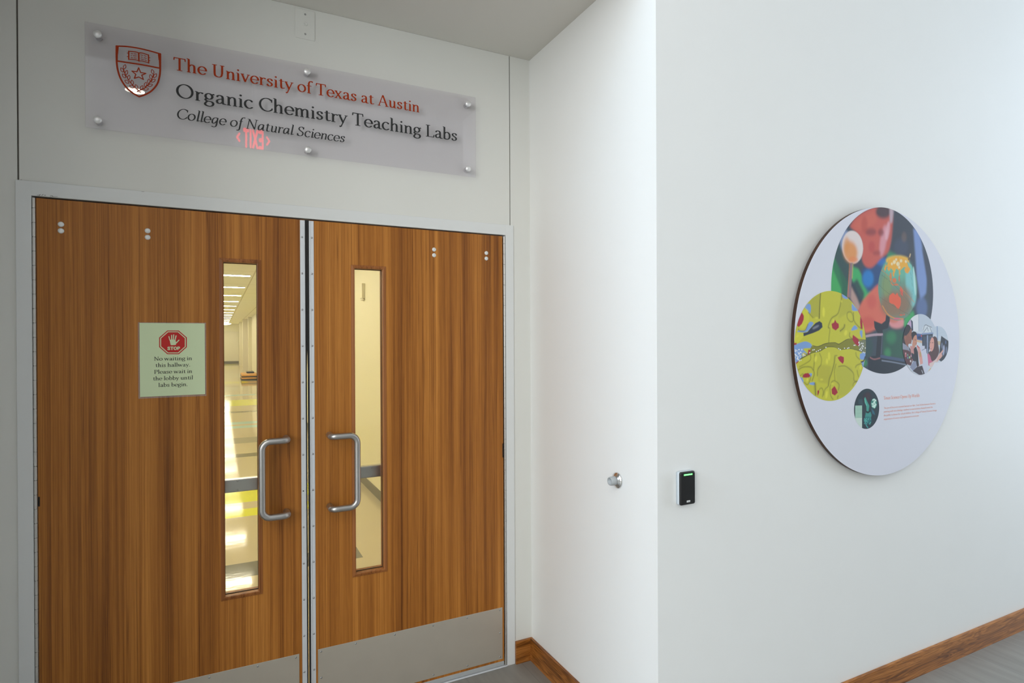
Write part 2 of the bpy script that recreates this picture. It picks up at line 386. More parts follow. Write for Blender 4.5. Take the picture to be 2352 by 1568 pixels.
g('a', .58, ('c', [(.13, .53), (.17, .60), (.27, .625), (.38, .58), (.415, .46)]), stem(.415, .46, .12), ('c', [(.415, .13), (.45, .045), (.55, .035)]), ('c', [(.415, .385), (.26, .35), (.14, .27), (.115, .17), (.15, .07), (.23, .04), (.33, .09), (.415, .18)]), ('d', .135, .525, .052))
g('s', .49, ('c', [(.39, .50), (.36, .59), (.26, .625), (.15, .585), (.125, .48), (.2, .385), (.32, .31), (.385, .215), (.36, .09), (.25, .035), (.14, .06), (.095, .15)]), ('s2', .39, .49, .40, .58), ('s2', .085, .08, .095, .18))
g('v', .58, ('l', [(.095, .60), (.29, .05)]), ('t', [(.29, .05), (.49, .62)]), ('s', .0, .21, .63), ('s', .39, .59, .63))
g('y', .58, ('l', [(.095, .60), (.30, .07)]), ('t', [(.50, .62), (.30, .07), (.19, -.24)]), ('d', .13, -.26, .06), ('t', [(.19, -.25), (.13, -.27)]), ('s', .0, .21, .63), ('s', .40, .60, .63))
g('x', .57, ('l', [(.11, .60), (.45, .05)]), ('t', [(.45, .61), (.10, .04)]), ('s', .01, .22, .63), ('s', .36, .56, .63), ('s', .0, .21, .025), ('s', .35, .57, .025))
g('w', .86, ('l', [(.09, .60), (.25, .05)]), ('t', [(.25, .05), (.43, .60)]), ('l', [(.43, .58), (.60, .05)]), ('t', [(.60, .05), (.78, .62)]), ('s', .0, .2, .63), ('s', .34, .45, .63), ('s', .68, .88, .63))
g('f', .37, ('c', [(.42, 1.0), (.35, 1.035), (.25, 1.0), (.185, .84)]), stem(.18, .84, .04), ('s', .04, .37, .63), ('s', .06, .32, .025), ('d', .41, .985, .05))
g('g', .58, ('e', .28, .43, .175, .20, 0, 360), ('c', [(.16, .27), (.10, .19), (.15, .11), (.28, .085), (.43, .06), (.50, -.06), (.44, -.21), (.28, -.265), (.13, -.22), (.08, -.12), (.14, .0), (.2, .09)]), ('t', [(.42, .55), (.52, .625)]), ('d', .53, .60, .045))
g('b', .62, stem(.15, .06, 1.02), ('c', [(.15, .46), (.25, .60), (.38, .62), (.50, .51), (.53, .33), (.50, .15), (.38, .04), (.25, .035), (.15, .10)]), ('s', .03, .14, 1.05))
g('d', .63, stem(.47, .04, 1.02), ('c', [(.47, .50), (.36, .62), (.23, .61), (.11, .50), (.085, .33), (.11, .14), (.22, .035), (.35, .06), (.47, .2)]), ('s', .35, .46, 1.05), ('s', .47, .60, .025))
g('p', .62, stem(.15, -.30, .60), ('c', [(.15, .46), (.25, .60), (.38, .62), (.50, .51), (.53, .33), (.50, .15), (.38, .04), (.25, .035), (.15, .10)]), ('s', .04, .29, -.325), ('s', .03, .14, .63))
g('j', .30, stem(.16, .60, -.1), ('c', [(.16, -.1), (.12, -.25), (.0, -.3)]), ('s', .04, .15, .63), ('d', .155, .87, .07))
g('.', .28, ('d', .13, .065, .07))
g(',', .28, ('d', .13, .065, .065), ('t', [(.16, .04), (.10, -.12)]))
g('-', .36, ('s', .06, .30, .31), ('s', .06, .30, .28))
g(' ', .27)
g('T', .76, stem(.38, .04, .95), ('s', .07, .69, .965), ('s', .07, .69, .95), ('t', [(.07, .96), (.055, .80)]), ('t', [(.69, .96), (.705, .80)]), ('s', .22, .54, .025))
g('U', .86, stem(.2, .94, .35), ('c', [(.2, .37), (.24, .13), (.42, .035), (.60, .12), (.66, .37)]), stem(.66, .37, .94), ('s', .05, .35, .97), ('s', .53, .80, .97))
g('O', .95, ('e', .475, .5, .375, .475, 0, 360))
g('C', .80, ('e', .47, .5, .375, .475, 48, 318), ('t', [(.735, .90), (.74, .74)]), ('t', [(.75, .19), (.76, .26)]))
g('L', .65, stem(.2, .04, .96), ('s', .05, .36, .97), ('s', .05, .60, .028), ('t', [(.60, .03), (.63, .2)]))
g('A', .84, ('t', [(.12, .04), (.40, .97)]), ('l', [(.42, .95), (.72, .04)]), ('s', .22, .6, .35), ('s', .0, .24, .025), ('s', .58, .86, .025))
g('N', .90, ('t', [(.17, .04), (.17, .96)]), ('l', [(.19, .94), (.70, .08)]), ('t', [(.73, .04), (.73, .97)]), ('s', .03, .2, .97), ('s', .05, .30, .025), ('s', .60, .87, .97))
g('S', .66, ('c', [(.52, .78), (.47, .91), (.33, .965), (.19, .91), (.14, .77), (.2, .64), (.35, .53), (.50, .42), (.55, .26), (.47, .09), (.3, .035), (.16, .09), (.10, .24)]), ('t', [(.52, .76), (.54, .92)]), ('t', [(.10, .07), (.09, .26)]))
g('P', .70, stem(.2, .04, .95), ('c', [(.2, .955), (.42, .955), (.58, .86), (.61, .71), (.55, .54), (.40, .47), (.2, .47)]), ('s', .05, .2, .97), ('s', .05, .37, .025))
g('W', 1.2, ('l', [(.13, .95), (.36, .05)]), ('t', [(.36, .05), (.60, .94)]), ('l', [(.60, .93), (.83, .05)]), ('t', [(.83, .05), (1.07, .96)]), ('s', .0, .27, .97), ('s', .47, .62, .97), ('s', .94, 1.18, .97))
g('F', .64, stem(.2, .04, .95), ('s', .05, .58, .965), ('t', [(.58, .96), (.60, .78)]), ('s', .2, .5, .51), ('s', .05, .37, .025))
ITAL = dict(G)
def gi(ch, adv, *s): ITAL[ch] = (adv, s)
gi('a', .60, ('c', [(.45, .58), (.30, .625), (.16, .53), (.10, .33), (.13, .10), (.23, .04), (.34, .14), (.45, .38)]), stem(.46, .60, .14), ('t', [(.46, .14), (.49, .04), (.58, .10)]))
gi('g', .58, ('c', [(.45, .58), (.30, .625), (.16, .53), (.10, .33), (.13, .12), (.23, .06), (.34, .15), (.45, .38)]), ('l', [(.46, .60), (.46, -.08)]), ('c', [(.46, -.08), (.42, -.22), (.30, -.28), (.14, -.24)]))
gi('f', .36, ('c', [(.44, 1.0), (.37, 1.03), (.27, .98), (.2, .8)]), stem(.195, .82, -.12), ('c', [(.195, -.12), (.15, -.26), (.04, -.29)]), ('s', .06, .36, .63), ('d', .04, -.27, .045))
for ch in 'lirnu':
    adv, st = G[ch]; gi(ch, adv-.03, *[(('t', [((s[1]+s[2])/2, .04), (s[2]+.03, .10)]) if (s[0] == 's' and abs(s[3]-.025) < .01 and s[2]-s[1] > .15 and ch in 'li') else (None if (s[0] == 's' and abs(s[3]-.025) < .01 and ch in 'rn') else s)) for s in st if s is not None])
for ch in list(ITAL): ITAL[ch] = (ITAL[ch][0], tuple(s for s in ITAL[ch][1] if s is not None))
SANS = {}
for ch, adv, st in (('E', .66, [('b', [(.14, .1), (.14, .9)]), ('b', [(.14, .9), (.55, .9)]), ('b', [(.14, .5), (.50, .5)]), ('b', [(.14, .1), (.55, .1)])]),
                    ('X', .74, [('b', [(.12, .1), (.62, .9)]), ('b', [(.12, .9), (.62, .1)])]), ('I', .34, [('b', [(.17, .1), (.17, .9)])]),
                    ('T', .70, [('b', [(.1, .9), (.60, .9)]), ('b', [(.35, .9), (.35, .1)])]), ('H', .74, [('b', [(.14, .1), (.14, .9)]), ('b', [(.60, .1), (.60, .9)]), ('b', [(.14, .5), (.6, .5)])]),
                    ('O', .84, [('eb', .42, .5, .30, .40, 0, 360)]), ('P', .68, [('b', [(.14, .1), (.14, .9)]), ('cb', [(.14, .9), (.40, .9), (.53, .80), (.54, .66), (.47, .53), (.34, .48), (.14, .48)])]),
                    ('D', .74, [('b', [(.14, .1), (.14, .9)]), ('cb', [(.14, .9), (.38, .9), (.56, .75), (.6, .5), (.56, .25), (.38, .1), (.14, .1)])]),
                    ('S', .68, [('cb', [(.54, .76), (.46, .88), (.32, .9), (.18, .85), (.13, .72), (.2, .6), (.35, .5), (.5, .4), (.56, .27), (.48, .14), (.33, .1), (.18, .13), (.11, .26)])])):
    SANS[ch] = (adv, tuple(st))
def field_mesh(segs, x0, x1, z0, z1, h):
    """segs: (p, q, a, b, theta) capsules with an elliptical nib. Returns verts2d, faces of the union (marching squares)."""
    nx = int((x1-x0)/h)+2; nz = int((z1-z0)/h)+2
    Fv = np.full((nz, nx), 9.0)
    for p, q, a, b, th in segs:
        m = max(a, b)+1.6*h
        i0 = max(0, int((min(p[0], q[0])-m-x0)/h)); i1 = min(nx, int((max(p[0], q[0])+m-x0)/h)+2)
        j0 = max(0, int((min(p[1], q[1])-m-z0)/h)); j1 = min(nz, int((max(p[1], q[1])+m-z0)/h)+2)
        if i1 <= i0 or j1 <= j0: continue
        X, Z = np.meshgrid(x0+h*np.arange(i0, i1), z0+h*np.arange(j0, j1))
        c, s = math.cos(th), math.sin(th)
        tf = lambda x, z: ((c*x+s*z)/a, (-s*x+c*z)/b)
        X2, Z2 = tf(X, Z); px, pz = tf(*p); qx, qz = tf(*q)
        dx, dz = qx-px, qz-pz; L2 = dx*dx+dz*dz
        t = np.clip(((X2-px)*dx+(Z2-pz)*dz)/L2, 0, 1) if L2 > 1e-12 else 0*X2
        f = (np.hypot(X2-px-t*dx, Z2-pz-t*dz)-1)*min(a, b)
        Fv[j0:j1, i0:i1] = np.minimum(Fv[j0:j1, i0:i1], f)
    return march(Fv, x0, z0, h)
def march(Fv, x0, z0, h):
    ins = Fv < 0; verts = []; faces = []; key = {}
    def vid(k, x, z):
        if k not in key: key[k] = len(verts); verts.append((x, z))
        return key[k]
    cnt = ins[:-1, :-1].astype(int)+ins[1:, :-1]+ins[:-1, 1:]+ins[1:, 1:]
    for j in range(cnt.shape[0]):
        row = cnt[j]; nzr = np.nonzero(row)[0]; k = 0
        while k < len(nzr):
            i = int(nzr[k])
            if row[i] == 4:
                e = i
                while e+1 < len(row) and row[e+1] == 4: e += 1
                # keep every grid vertex so that neighbours meet without cracks
                faces.append([vid((c, j, 'v'), x0+c*h, z0+j*h) for c in range(i, e+2)]+[vid((c, j+1, 'v'), x0+c*h, z0+(j+1)*h) for c in range(e+1, i-1, -1)])
                k += e-i+1; continue
            C = [(i, j), (i+1, j), (i+1, j+1), (i, j+1)]; poly = []
            for n in range(4):
                a, b = C[n], C[(n+1) % 4]; fa, fb = Fv[a[1], a[0]], Fv[b[1], b[0]]
                if fa < 0: poly.append(vid((a[0], a[1], 'v'), x0+a[0]*h, z0+a[1]*h))
                if (fa < 0) != (fb < 0):
                    t = fa/(fa-fb); lo = min(a, b)
                    poly.append(vid((lo[0], lo[1], 'x' if a[1] == b[1] else 'y'), x0+h*(a[0]+t*(b[0]-a[0])), z0+h*(a[1]+t*(b[1]-a[1]))))
            poly = list(dict.fromkeys(poly))
            if len(poly) >= 3: faces.append(poly)
            k += 1
    return verts, faces
_gc = {}
def glyph(font, ch, h, weight):
    k = (id(font), ch, h, weight)
    if k in _gc: return _gc[k]
    adv, st = font[ch]; segs = []; th = 0.22
    A, B = .064*weight, .031*weight
    for s in st:
        t = s[0]
        if t == 'l': pts, n = s[1], (A, B, th*0.4)
        elif t == 'c': pts, n = catmull(s[1]), (A, B, th)
        elif t == 'e': pts, n = arc(*s[1:]), (A, B, th)
        elif t == 't': pts, n = s[1], (.036*weight, .034*weight, 0)
        elif t == 's': pts, n = [(s[1]+.02, s[3]), (s[2]-.02, s[3])], (.028*weight, .026*weight, 0)
        elif t == 's2': pts, n = [(s[1], s[2]), (s[3], s[4])], (.026, .026, 0)
        elif t == 'd': pts, n = [(s[1], s[2]), (s[1], s[2])], (s[3], s[3], 0)
        elif t == 'b': pts, n = s[1], (.105*weight, .095*weight, 0)
        elif t == 'cb': pts, n = catmull(s[1]), (.105*weight, .095*weight, 0)
        elif t == 'eb': pts, n = arc(*s[1:]), (.105*weight, .095*weight, 0)
        for p, q in zip(pts, pts[1:]): segs.append((p, q, *n))
    r = field_mesh(segs, -.16, adv+.2, -.42, 1.18, h) if segs else ([], [])
    _gc[k] = (adv, r[0], r[1]); return _gc[k]
def text_mesh(name, mat, parent, s, font, org, x_end, cap, y, h=.022, slant=0.0, weight=1.0, xdir=1, dz=0.0, lw=.0, track=0.0):
    """a line of print on the plane y, from org=(x,z) to x_end; dz = rise of the baseline over the line"""
    tot = sum(font[c][0]+track for c in s)-track
    sx = abs(x_end-org[0])/(tot-.07); V = []; Fc = []; pen = -.035
    for c in s:
        adv, v2, f2 = glyph(font, c, h, weight); o = len(V)
        for a, b in v2:
            X = (pen+a+slant*b)*sx
            V.append((org[0]+xdir*X, y, org[1]+b*cap+dz*X/max(1e-6, abs(x_end-org[0]))))
        Fc += [[i+o for i in (f if xdir > 0 else f[::-1])] for f in f2]; pen += adv+track
    me = bpy.data.meshes.new(name); me.from_pydata(V, [], Fc); me.materials.append(mat); me.validate()
    o = bpy.data.objects.new(name, me); COL.objects.link(o)
    if parent: attach(o, parent)
    return o
def flat_mesh(name, mat, parent, verts2, faces, y):
    me = bpy.data.meshes.new(name); me.from_pydata([(x, y, z) for x, z in verts2], [], faces); me.materials.append(mat); me.validate()
    o = bpy.data.objects.new(name, me); COL.objects.link(o)
    if parent: attach(o, parent)
    return o

# ================================================================== THE SETTING
ZS = 3.061             # underside of the recess ceiling
YB = D+0.12
def bx(name, mat, label, cat, *boxes, bevel=0):
    m = MB()
    for b in boxes: m.box(*b, bevel=bevel)
    return structure(m.build(name, mat), label, cat)
bx('floor', m_tile, 'grey stone tile floor of the lobby and door recess', 'floor', (LOBX0-.12, LOBX1+.12, LOBY0-.12, D+.06, -.1, 0))
bx('wall_back', m_wall_shade, 'white painted wall around the double doors', 'wall', (-1.0, -.6430, D, YB, 0, ZS), (1.3118, 1.45, D, YB, 0, ZS))
bx('trim_1', m_wall_shade, 'white transom panel above the double doors', 'panel', (-.6380, 1.3072, D-.001, YB, 2.2105, ZS), bevel=.0015)
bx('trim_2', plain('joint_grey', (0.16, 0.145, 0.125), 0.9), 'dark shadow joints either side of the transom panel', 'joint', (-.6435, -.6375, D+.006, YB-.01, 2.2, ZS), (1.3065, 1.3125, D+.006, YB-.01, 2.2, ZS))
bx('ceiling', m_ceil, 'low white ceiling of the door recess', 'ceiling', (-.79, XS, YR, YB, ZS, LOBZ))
bx('wall_right', m_wall_lit, 'long white lobby wall carrying the round panel', 'wall', (XS, LOBX1+.12, YR, YR+.12, 0, LOBZ))
bx('wall_reveal', m_wall_lit, 'white side wall of the recess with the door stop', 'wall', (XS, XS+.12, YR+.12, D, 0, ZS))
bx('wall_left', m_wall_shade, 'white left side wall of the recess', 'wall', (-.91, -.79, YR+.12, D, 0, ZS))
bx('wall_front', m_wall_lit, 'white lobby wall left of the recess', 'wall', (LOBX0-.12, -.79, YR, YR+.12, 0, LOBZ))
bx('ceiling', m_wall_lit, 'high white ceiling of the lobby', 'ceiling', (LOBX0-.12, LOBX1+.12, LOBY0-.12, YR+.12, LOBZ, LOBZ+.1))
def wall_with_windows(name, label, axis, p0, p1, lo, hi, *wins):
    """wall with rectangular openings (w0, w1, z0, z1), listed along the wall"""
    m = MB(); cur = lo; cells = []
    for w0, w1, z0, z1 in wins:
        cells += [(cur, w0, 0, LOBZ), (w0, w1, 0, z0), (w0, w1, z1, LOBZ)]; cur = w1
    cells.append((cur, hi, 0, LOBZ))
    for a, b, c, d in cells:
        m.box(*((p0, p1, a, b, c, d) if axis == 'X' else (a, b, p0, p1, c, d)))
    return structure(m.build(name, m_wall_far), label, 'wall')
def window(n, label, axis, p, w0, w1, z0, z1):
    f = MB(); t = .05
    def b(a0, a1, c, d, q=.05): f.box(*((p-q/2, p+q/2, a0, a1, c, d) if axis == 'X' else (a0, a1, p-q/2, p+q/2, c, d)), bevel=.004)
    b(w0, w0+t, z0, z1); b(w1-t, w1, z0, z1); b(w0+t, w1-t, z0, z0+t); b(w0+t, w1-t, z1-t, z1); mid = (w0+w1)/2
    b(mid-.02, mid+.02, z0+t, z1-t); b(w0+t, w1-t, z0+1.0, z0+1.04, .04)
    o = structure(f.build('window_%d' % n, m_alu), label, 'window')
    gl = MB(); gl.box(*((p-.004, p+.004, w0+t, w1-t, z0+t, z1-t) if axis == 'X' else (w0+t, w1-t, p-.004, p+.004, z0+t, z1-t)))
    gl.build('pane', m_glass, o)
WIN = {1: (.10, 1.50, 3.0, 4.9), 2: (-4.8, -1.2, 1.2, 4.6), 3: (-.9, .9, .4, 4.6)}
wall_with_windows('wall_lobby_left', 'grey lobby wall with two tall windows, left end', 'X', LOBX0-.12, LOBX0, LOBY0, YR, WIN[2], WIN[1])
wall_with_windows('wall_lobby_right', 'grey lobby wall with one tall window, right end', 'X', LOBX1, LOBX1+.12, LOBY0, YR, WIN[3])
bx('wall_rear', m_wall_far, 'grey wall across the lobby from the doors', 'wall', (LOBX0-.12, LOBX1+.12, LOBY0-.12, LOBY0, 0, LOBZ))
window(1, 'high window in the left lobby wall near the recess', 'X', LOBX0-.08, *WIN[1])
window(2, 'wide window in the left lobby wall farther back', 'X', LOBX0-.08, *WIN[2])
window(3, 'tall window in the right lobby wall', 'X', LOBX1+.08, *WIN[3])
BH = .1115
def skirt(name, mat, label, pts):
    """moulded strip: pts = footprint (x,y) counter-clockwise; top edge slightly eased"""
    m = MB(); n = len(pts); t = bmesh.new()
    a = [t.verts.new((x, y, 0)) for x, y in pts]; b = [t.verts.new((x, y, BH)) for x, y in pts]
    t.faces.new(a[::-1]); t.faces.new(b)
    for i in range(n): t.faces.new([a[i], a[(i+1) % n], b[(i+1) % n], b[i]])
    bmesh.ops.bevel(t, geom=[e for e in t.edges if abs(e.verts[0].co.z-BH) < 1e-6 and abs(e.verts[1].co.z-BH) < 1e-6], offset=.0015, segments=2, affect='EDGES')
    m.merge(t); return structure(m.build(name, mat), label, 'baseboard')
BT = .016
skirt('baseboard_back', m_base_x, 'short brown wooden baseboard right of the door frame', [(1.3255, D-BT), (XS-BT, D-BT), (XS, D), (1.3255, D)])
skirt('baseboard_reveal', m_base_y, 'brown wooden baseboard along the recess side wall', [(XS-BT, YR-BT), (XS, YR), (XS, D), (XS-BT, D-BT)])
skirt('baseboard_right', m_base_x, 'long brown wooden baseboard under the round panel', [(XS-BT, YR-BT), (LOBX1, YR-BT), (LOBX1, YR), (XS, YR)])
skirt('baseboard_left', m_base_x, 'brown wooden baseboard left of the recess', [(LOBX0, YR-BT), (-.79, YR-BT), (-.79, YR), (LOBX0, YR)])

# door frame
JL0, JL1, JR0, JR1, HZ0, HZ1 = -.6475, -.6025, 1.2805, 1.3250, 2.1585, 2.2105
f = MB()
FY = D-.006
f.box(JL0, JL1, FY, YB+.004, 0, HZ1, .0012); f.box(JR0, JR1, FY, YB+.004, 0, HZ1, .0012); f.box(JL1-.001, JR0+.001, FY, YB+.004, HZ0, HZ1, .0012)
f.box(JL1-.001, JL1+.022, D+.048, D+.085, 0, HZ0); f.box(JR0-.022, JR0+.001, D+.048, D+.085, 0, HZ0); f.box(JL1, JR0, D+.048, D+.085, HZ0-.016, HZ0+.001)
fr_o = structure(f.build('trim_3', m_frame), 'pale grey painted steel frame of the double doors', 'door frame')
FP = lambda x, y: atY(x/5.226, 400+y/5.226, FY)
chips = [(445, 250, 480, 246), (468, 258, 486, 243), (500, 258, 520, 240), (528, 254, 548, 256), (535, 250, 550, 250), (600, 256, 630, 258), (600, 268, 690, 268), (625, 260, 640, 270), (410, 262, 470, 262), (1700, 208, 1730, 210), (245, 66, 262, 66)]
v_, f_ = field_mesh([(FP(a_, b_), FP(c_, d_), .0006, .0004, 0) for a_, b_, c_, d_ in chips], -.66, 0, 2.14, 2.22, .0004)
flat_mesh('paint_chip', m_edge, fr_o, v_, f_, FY-.0003)['label'] = 'dark chips in the frame paint'
bx('trim_4', m_alu, 'low metal threshold under the double doors', 'threshold', (JL1, JR0, D-.012, D+.11, 0, .006), bevel=.002)

# ================================================================== THE DOORS
LT, LB = 2.1525, .027
def dome(m, x, y, z, r, h, axis=(0, -1, 0), seg=14):
    return m.lathe([(r, 0), (r*.94, h*.45), (r*.7, h*.82), (r*.35, h*.97), (0, h)], (x, y, z), axis, seg)
def door(name, label, x0, x1, wx0, wx1, strip, seal, hinge_x, post_x, grip_x, kick, kick_screws, bolts, bar, notch, skip_hole):
    Z0, Z1 = .5985, 1.9555
    m = MB(); ya, yb = D, D+.045
    m.box(x0, wx0-.008, ya, yb, LB, LT); m.box(wx1+.008, x1, ya, yb, LB, LT)
    m.box(wx0-.008, wx1+.008, ya, yb, LB, Z0-.008); m.box(wx0-.008, wx1+.008, ya, yb, Z1+.008, LT)
    o = structure(m.build(name, m_wood), label, 'door')
    # window moulding: four mitred pieces, sloping towards the glass, front and back
    w = .0155
    fr = MB()
    for yf, sgn in ((ya, -1), (yb, 1)):
        O = [(wx0-w, Z0-w), (wx1+w, Z0-w), (wx1+w, Z1+w), (wx0-w, Z1+w)]
        A = [(wx0-w*.25, Z0-w*.25), (wx1+w*.25, Z0-w*.25), (wx1+w*.25, Z1+w*.25), (wx0-w*.25, Z1+w*.25)]
        I = [(wx0, Z0), (wx1, Z0), (wx1, Z1), (wx0, Z1)]
        lay = [(O, yf), (O, yf+sgn*.0025), (A, yf+sgn*.0062), (I, yf+sgn*.0045), (I, yf-sgn*.0195)]
        vs = [[(x, yy, z) for x, z in P] for P, yy in lay]
        for L0, L1 in zip(vs, vs[1:]):
            for i in range(4):
                j = (i+1) % 4; fr.faces([L0[i], L0[j], L1[j], L1[i]], [(0, 1, 2, 3)])
    fr.build('window_moulding', m_mould, o)
    gl = MB(); gl.box(wx0-.006, wx1+.006, D+.0200, D+.0250, Z0-.006, Z1+.006); gl.build('glass_pane', m_glass, o)
    gk = MB()
    for a in ((wx0-.006, wx0+.0012, Z0, Z1), (wx1-.0012, wx1+.006, Z0, Z1), (wx0, wx1, Z0-.006, Z0+.0015), (wx0, wx1, Z1-.0015, Z1+.006)): gk.box(a[0], a[1], D+.0192, D+.0258, a[2], a[3])
    gk.build('glazing_gasket', m_gap, o)['label'] = 'thin black glazing gasket'
    # pull handle: post, sideways bend, long grip, back again
    yo = D-.065; r = .0138; zt, zb = 1.2235, .9125; br = .034; path = []
    sgn = 1 if grip_x > post_x else -1
    def corner(p, q, s, rad, n=9):
        p, q, s = Vector(p), Vector(q), Vector(s); d1 = (p-q).normalized(); d2 = (s-q).normalized(); c = q+(d1+d2)*rad
        return [tuple(c-d2*rad*math.cos(t)-d1*rad*math.sin(t)) for t in [i*math.pi/2/n for i in range(n+1)]]
    K = [(post_x, D, zt), (post_x, yo, zt), (grip_x, yo, zt), (grip_x, yo, zb), (post_x, yo, zb), (post_x, D, zb)]
    path = [K[0]]
    for i in range(1, 5): path += corner(K[i-1], K[i], K[i+1], .0215 if i in (1, 4) else br)
    path.append(K[5])
    h = MB(); h.tube(path, r, 24); ho = h.build('pull_handle', m_steel, o); ho['label'] = 'brushed steel offset pull handle'
    # kick plate and its screws
    k = MB(); k.box(kick[0], kick[1], D-.0014, D, .0395, .2975, .0005, 1); ko = k.build('kick_plate', m_kick, o); ko['label'] = 'brushed steel kick plate'
    first = None
    for sx, sz in kick_screws:
        if first is None:
            q = MB(); dome(q, 0, 0, 0, .0042, .0022); first = q.build('screw', m_screw); first.location = (sx, D-.0014, sz); attach(first, ko)
        else: copy_part(first, ko, (sx-kick_screws[0][0], 0, sz-kick_screws[0][1]))
    # meeting edge: aluminium strip with screws, brush seal
    s_ = MB(); a, b = strip; s_.box(a, b, D-.0022, D, LB+.002, LT-.002, .0006, 1)
    inner = (b-.0062, b-.0012) if seal[0] >= b-1e-6 else (a+.0012, a+.0062)
    s_.box(inner[0], inner[1], D-.0046, D-.001, LB+.002, LT-.002, .001, 1)
    so = s_.build('edge_strip', m_alu, o); so['label'] = 'pale aluminium meeting edge strip'
    xs = .3150 if seal[0] >= b-1e-6 else .3553
    zz = [2.0780-.1552*i for i in range(14)]; f0 = None
    for i, z in enumerate(zz):
        if i == skip_hole:
            q = MB(); q.lathe([(.0028, 0), (.0028, .0003), (0, .0003)], (xs, D-.0022, z), (0, -1, 0), 12); hp = q.build('screw_hole', m_gap, so); continue
        if f0 is None:
            q = MB(); dome(q, 0, 0, 0, .0042, .0024); f0 = q.build('screw', m_screw); f0.location = (xs, D-.0022, z); attach(f0, so)
        else: copy_part(f0, so, (0, 0, z-zz[0]))
    sl = MB(); a, b = seal
    if xs < .33: P = [(a, LB), (b-.0004, LB), (b-.0004, 1.50), (b+.0016, 1.62), (b+.0016, LT), (a, LT)]
    else: P = [(a+.0004, LB), (b, LB), (b, LT), (a-.0016, LT), (a-.0016, 1.62), (a+.0004, 1.50)]
    sl.prism(P, D+.002, D+.016); sl.build('brush_seal', m_seal, o)['label'] = 'black brush seal'
    # continuous hinge
    hg = MB(); z = .008; pit = .0514
    while z < 2.14:
        z1 = min(z+pit-.0016, 2.152)
        hg.lathe([(0, 0), (.0046, 0), (.0053, .0006), (.0053, z1-z-.0006), (.0046, z1-z), (0, z1-z)], (hinge_x, D-.002, z), (0, 0, 1), 24, smooth=False); z += pit
    hg.lathe([(.0034, 0), (.0034, 2.14)], (hinge_x, D-.002, .008), (0, 0, 1), 10)
    hg.box(hinge_x-.0045, hinge_x+.0045, D+.001, D+.003, .008, 2.152)
    hg.build('continuous_hinge', m_hinge, o)['label'] = 'steel continuous hinge'
    nb = None
    for bx_, bz in bolts:
        if nb is None:
            q = MB(); q.lathe([(.0098, 0), (.0098, .0008), (.0085, .0022), (.005, .0034), (0, .0038)], (0, 0, 0), (0, -1, 0), 22); nb = q.build('bolt', m_bolt); nb.location = (bx_, D, bz); attach(nb, o); nb['label'] = 'round white bolt head'
        else: copy_part(nb, o, (bx_-bolts[0][0], 0, bz-bolts[0][1]))
    sw = MB(); sw.box(x0+.002, x1-.002, D-.004, D+.006, .0075, LB+.001, .001, 1); sw.build('door_sweep', m_rubber, o)['label'] = 'grey door sweep'
    # push bar on the corridor side
    p = MB(); p.box(bar[0], bar[1], D+.085, D+.118, .997, 1.052, .004); po = p.build('push_bar', m_steel, o); po['label'] = 'steel push bar on the corridor side'
    c = MB()
    for e in (bar[0]+.012, bar[1]-.05): c.box(e, e+.038, D+.045, D+.124, .990, 1.060, .004)
    c.build('bar_bracket', m_steel, po)
    e0 = MB()
    for sx in bar[2]: dome(e0, sx, D+.085, 1.043, .0035, .0015); dome(e0, sx, D+.085, 1.006, .0035, .0015)
    e0.build('screw', m_screw, po)
    nt = MB(); nt.box(*notch, D-.0016, D, 0, 0) if False else nt.box(notch[0], notch[1], D-.0012, D+.001, notch[2], notch[3], .0005, 1)
    nt.build('edge_catch', m_gap, o)['label'] = 'small dark catch at the hinge edge'
    return o
zn = lambda u, v: atY(u, v, D)[1]
left_ks = [(.281, .2855), (.1318, .2855), (-.0466, .2855), (-.225, .2855), (-.403, .2855), (-.548, .2855), (.281, .17), (.281, .053), (-.548, .17), (-.548, .053)]
right_ks = [(.3848, .2860), (.5329, .2860), (.7103, .2860), (.8944, .2860), (1.0672, .2860), (1.2420, .2860), (.3848, .1720), (.3848, .053), (1.2427, .1717), (1.2427, .053), (.5329, .053), (.7103, .053), (.8944, .053), (1.0672, .053)]
d1 = door('door_1', 'left wooden door leaf with the green stop notice', -.5905, .3260, .0125, .1370, (.3071, .3272), (.3272, .3330), -.5970, .2465, .1480, (-.560, .2950), left_ks,
          [(-.5185, 2.0635), (-.5186, 2.0397), (-.2487, 2.0610), (-.2488, 2.0360)], (-.50, .2630, (.062,)), (-.5905, -.5855, zn(86, 1163), zn(86, 1141)), 7)
d2 = door('door_2', 'right wooden door leaf beside the recess corner', .3440, 1.2655, .5355, .6605, (.3434, .3632), (.3370, .3434), 1.2745, .4235, .5310, (.3713, 1.2568), right_ks,
          [(.9076, 2.0632), (.9075, 2.0364), (1.1777, 2.0633), (1.1776, 2.0365)], (.4050, 1.17, (.628,)), (1.2610, 1.2655, zn(1155, 1050), zn(1155, 1018)), 99)

# ================================================================== THINGS ON THE DOORS AND WALLS
# paper notice taped to the left door
nt = empty('paper_notice', (-.1665, D, 1.4228), 'pale green laminated stop notice taped to the left wooden door', 'notice')
lam = MB(); lam.box(-.2825, -.0508, D-.0011, D-.0001, 1.4155, 1.7088, .0004, 1); lam.build('laminate', m_lam, nt)['label'] = 'clear plastic laminate border'
pp = MB(); pp.prism([(-.2768, 1.4222), (-.0556, 1.4232), (-.0558, 1.7058), (-.2772, 1.7062)], D-.0016, D-.0011); pp.build('paper', m_green_paper, nt)
NY = D-.0019
def NP(x, y): return atY(290+x/7.129, 710+y/7.129, NY)
def poly_mesh(name, mat, parent, pts, y):
    return flat_mesh(name, mat, parent, pts, [list(range(len(pts)))], y)
octo = [(672, 348), (860, 348), (992, 462), (992, 620), (862, 735), (672, 735), (538, 618), (538, 465)]
ccx, ccy = 765, 541
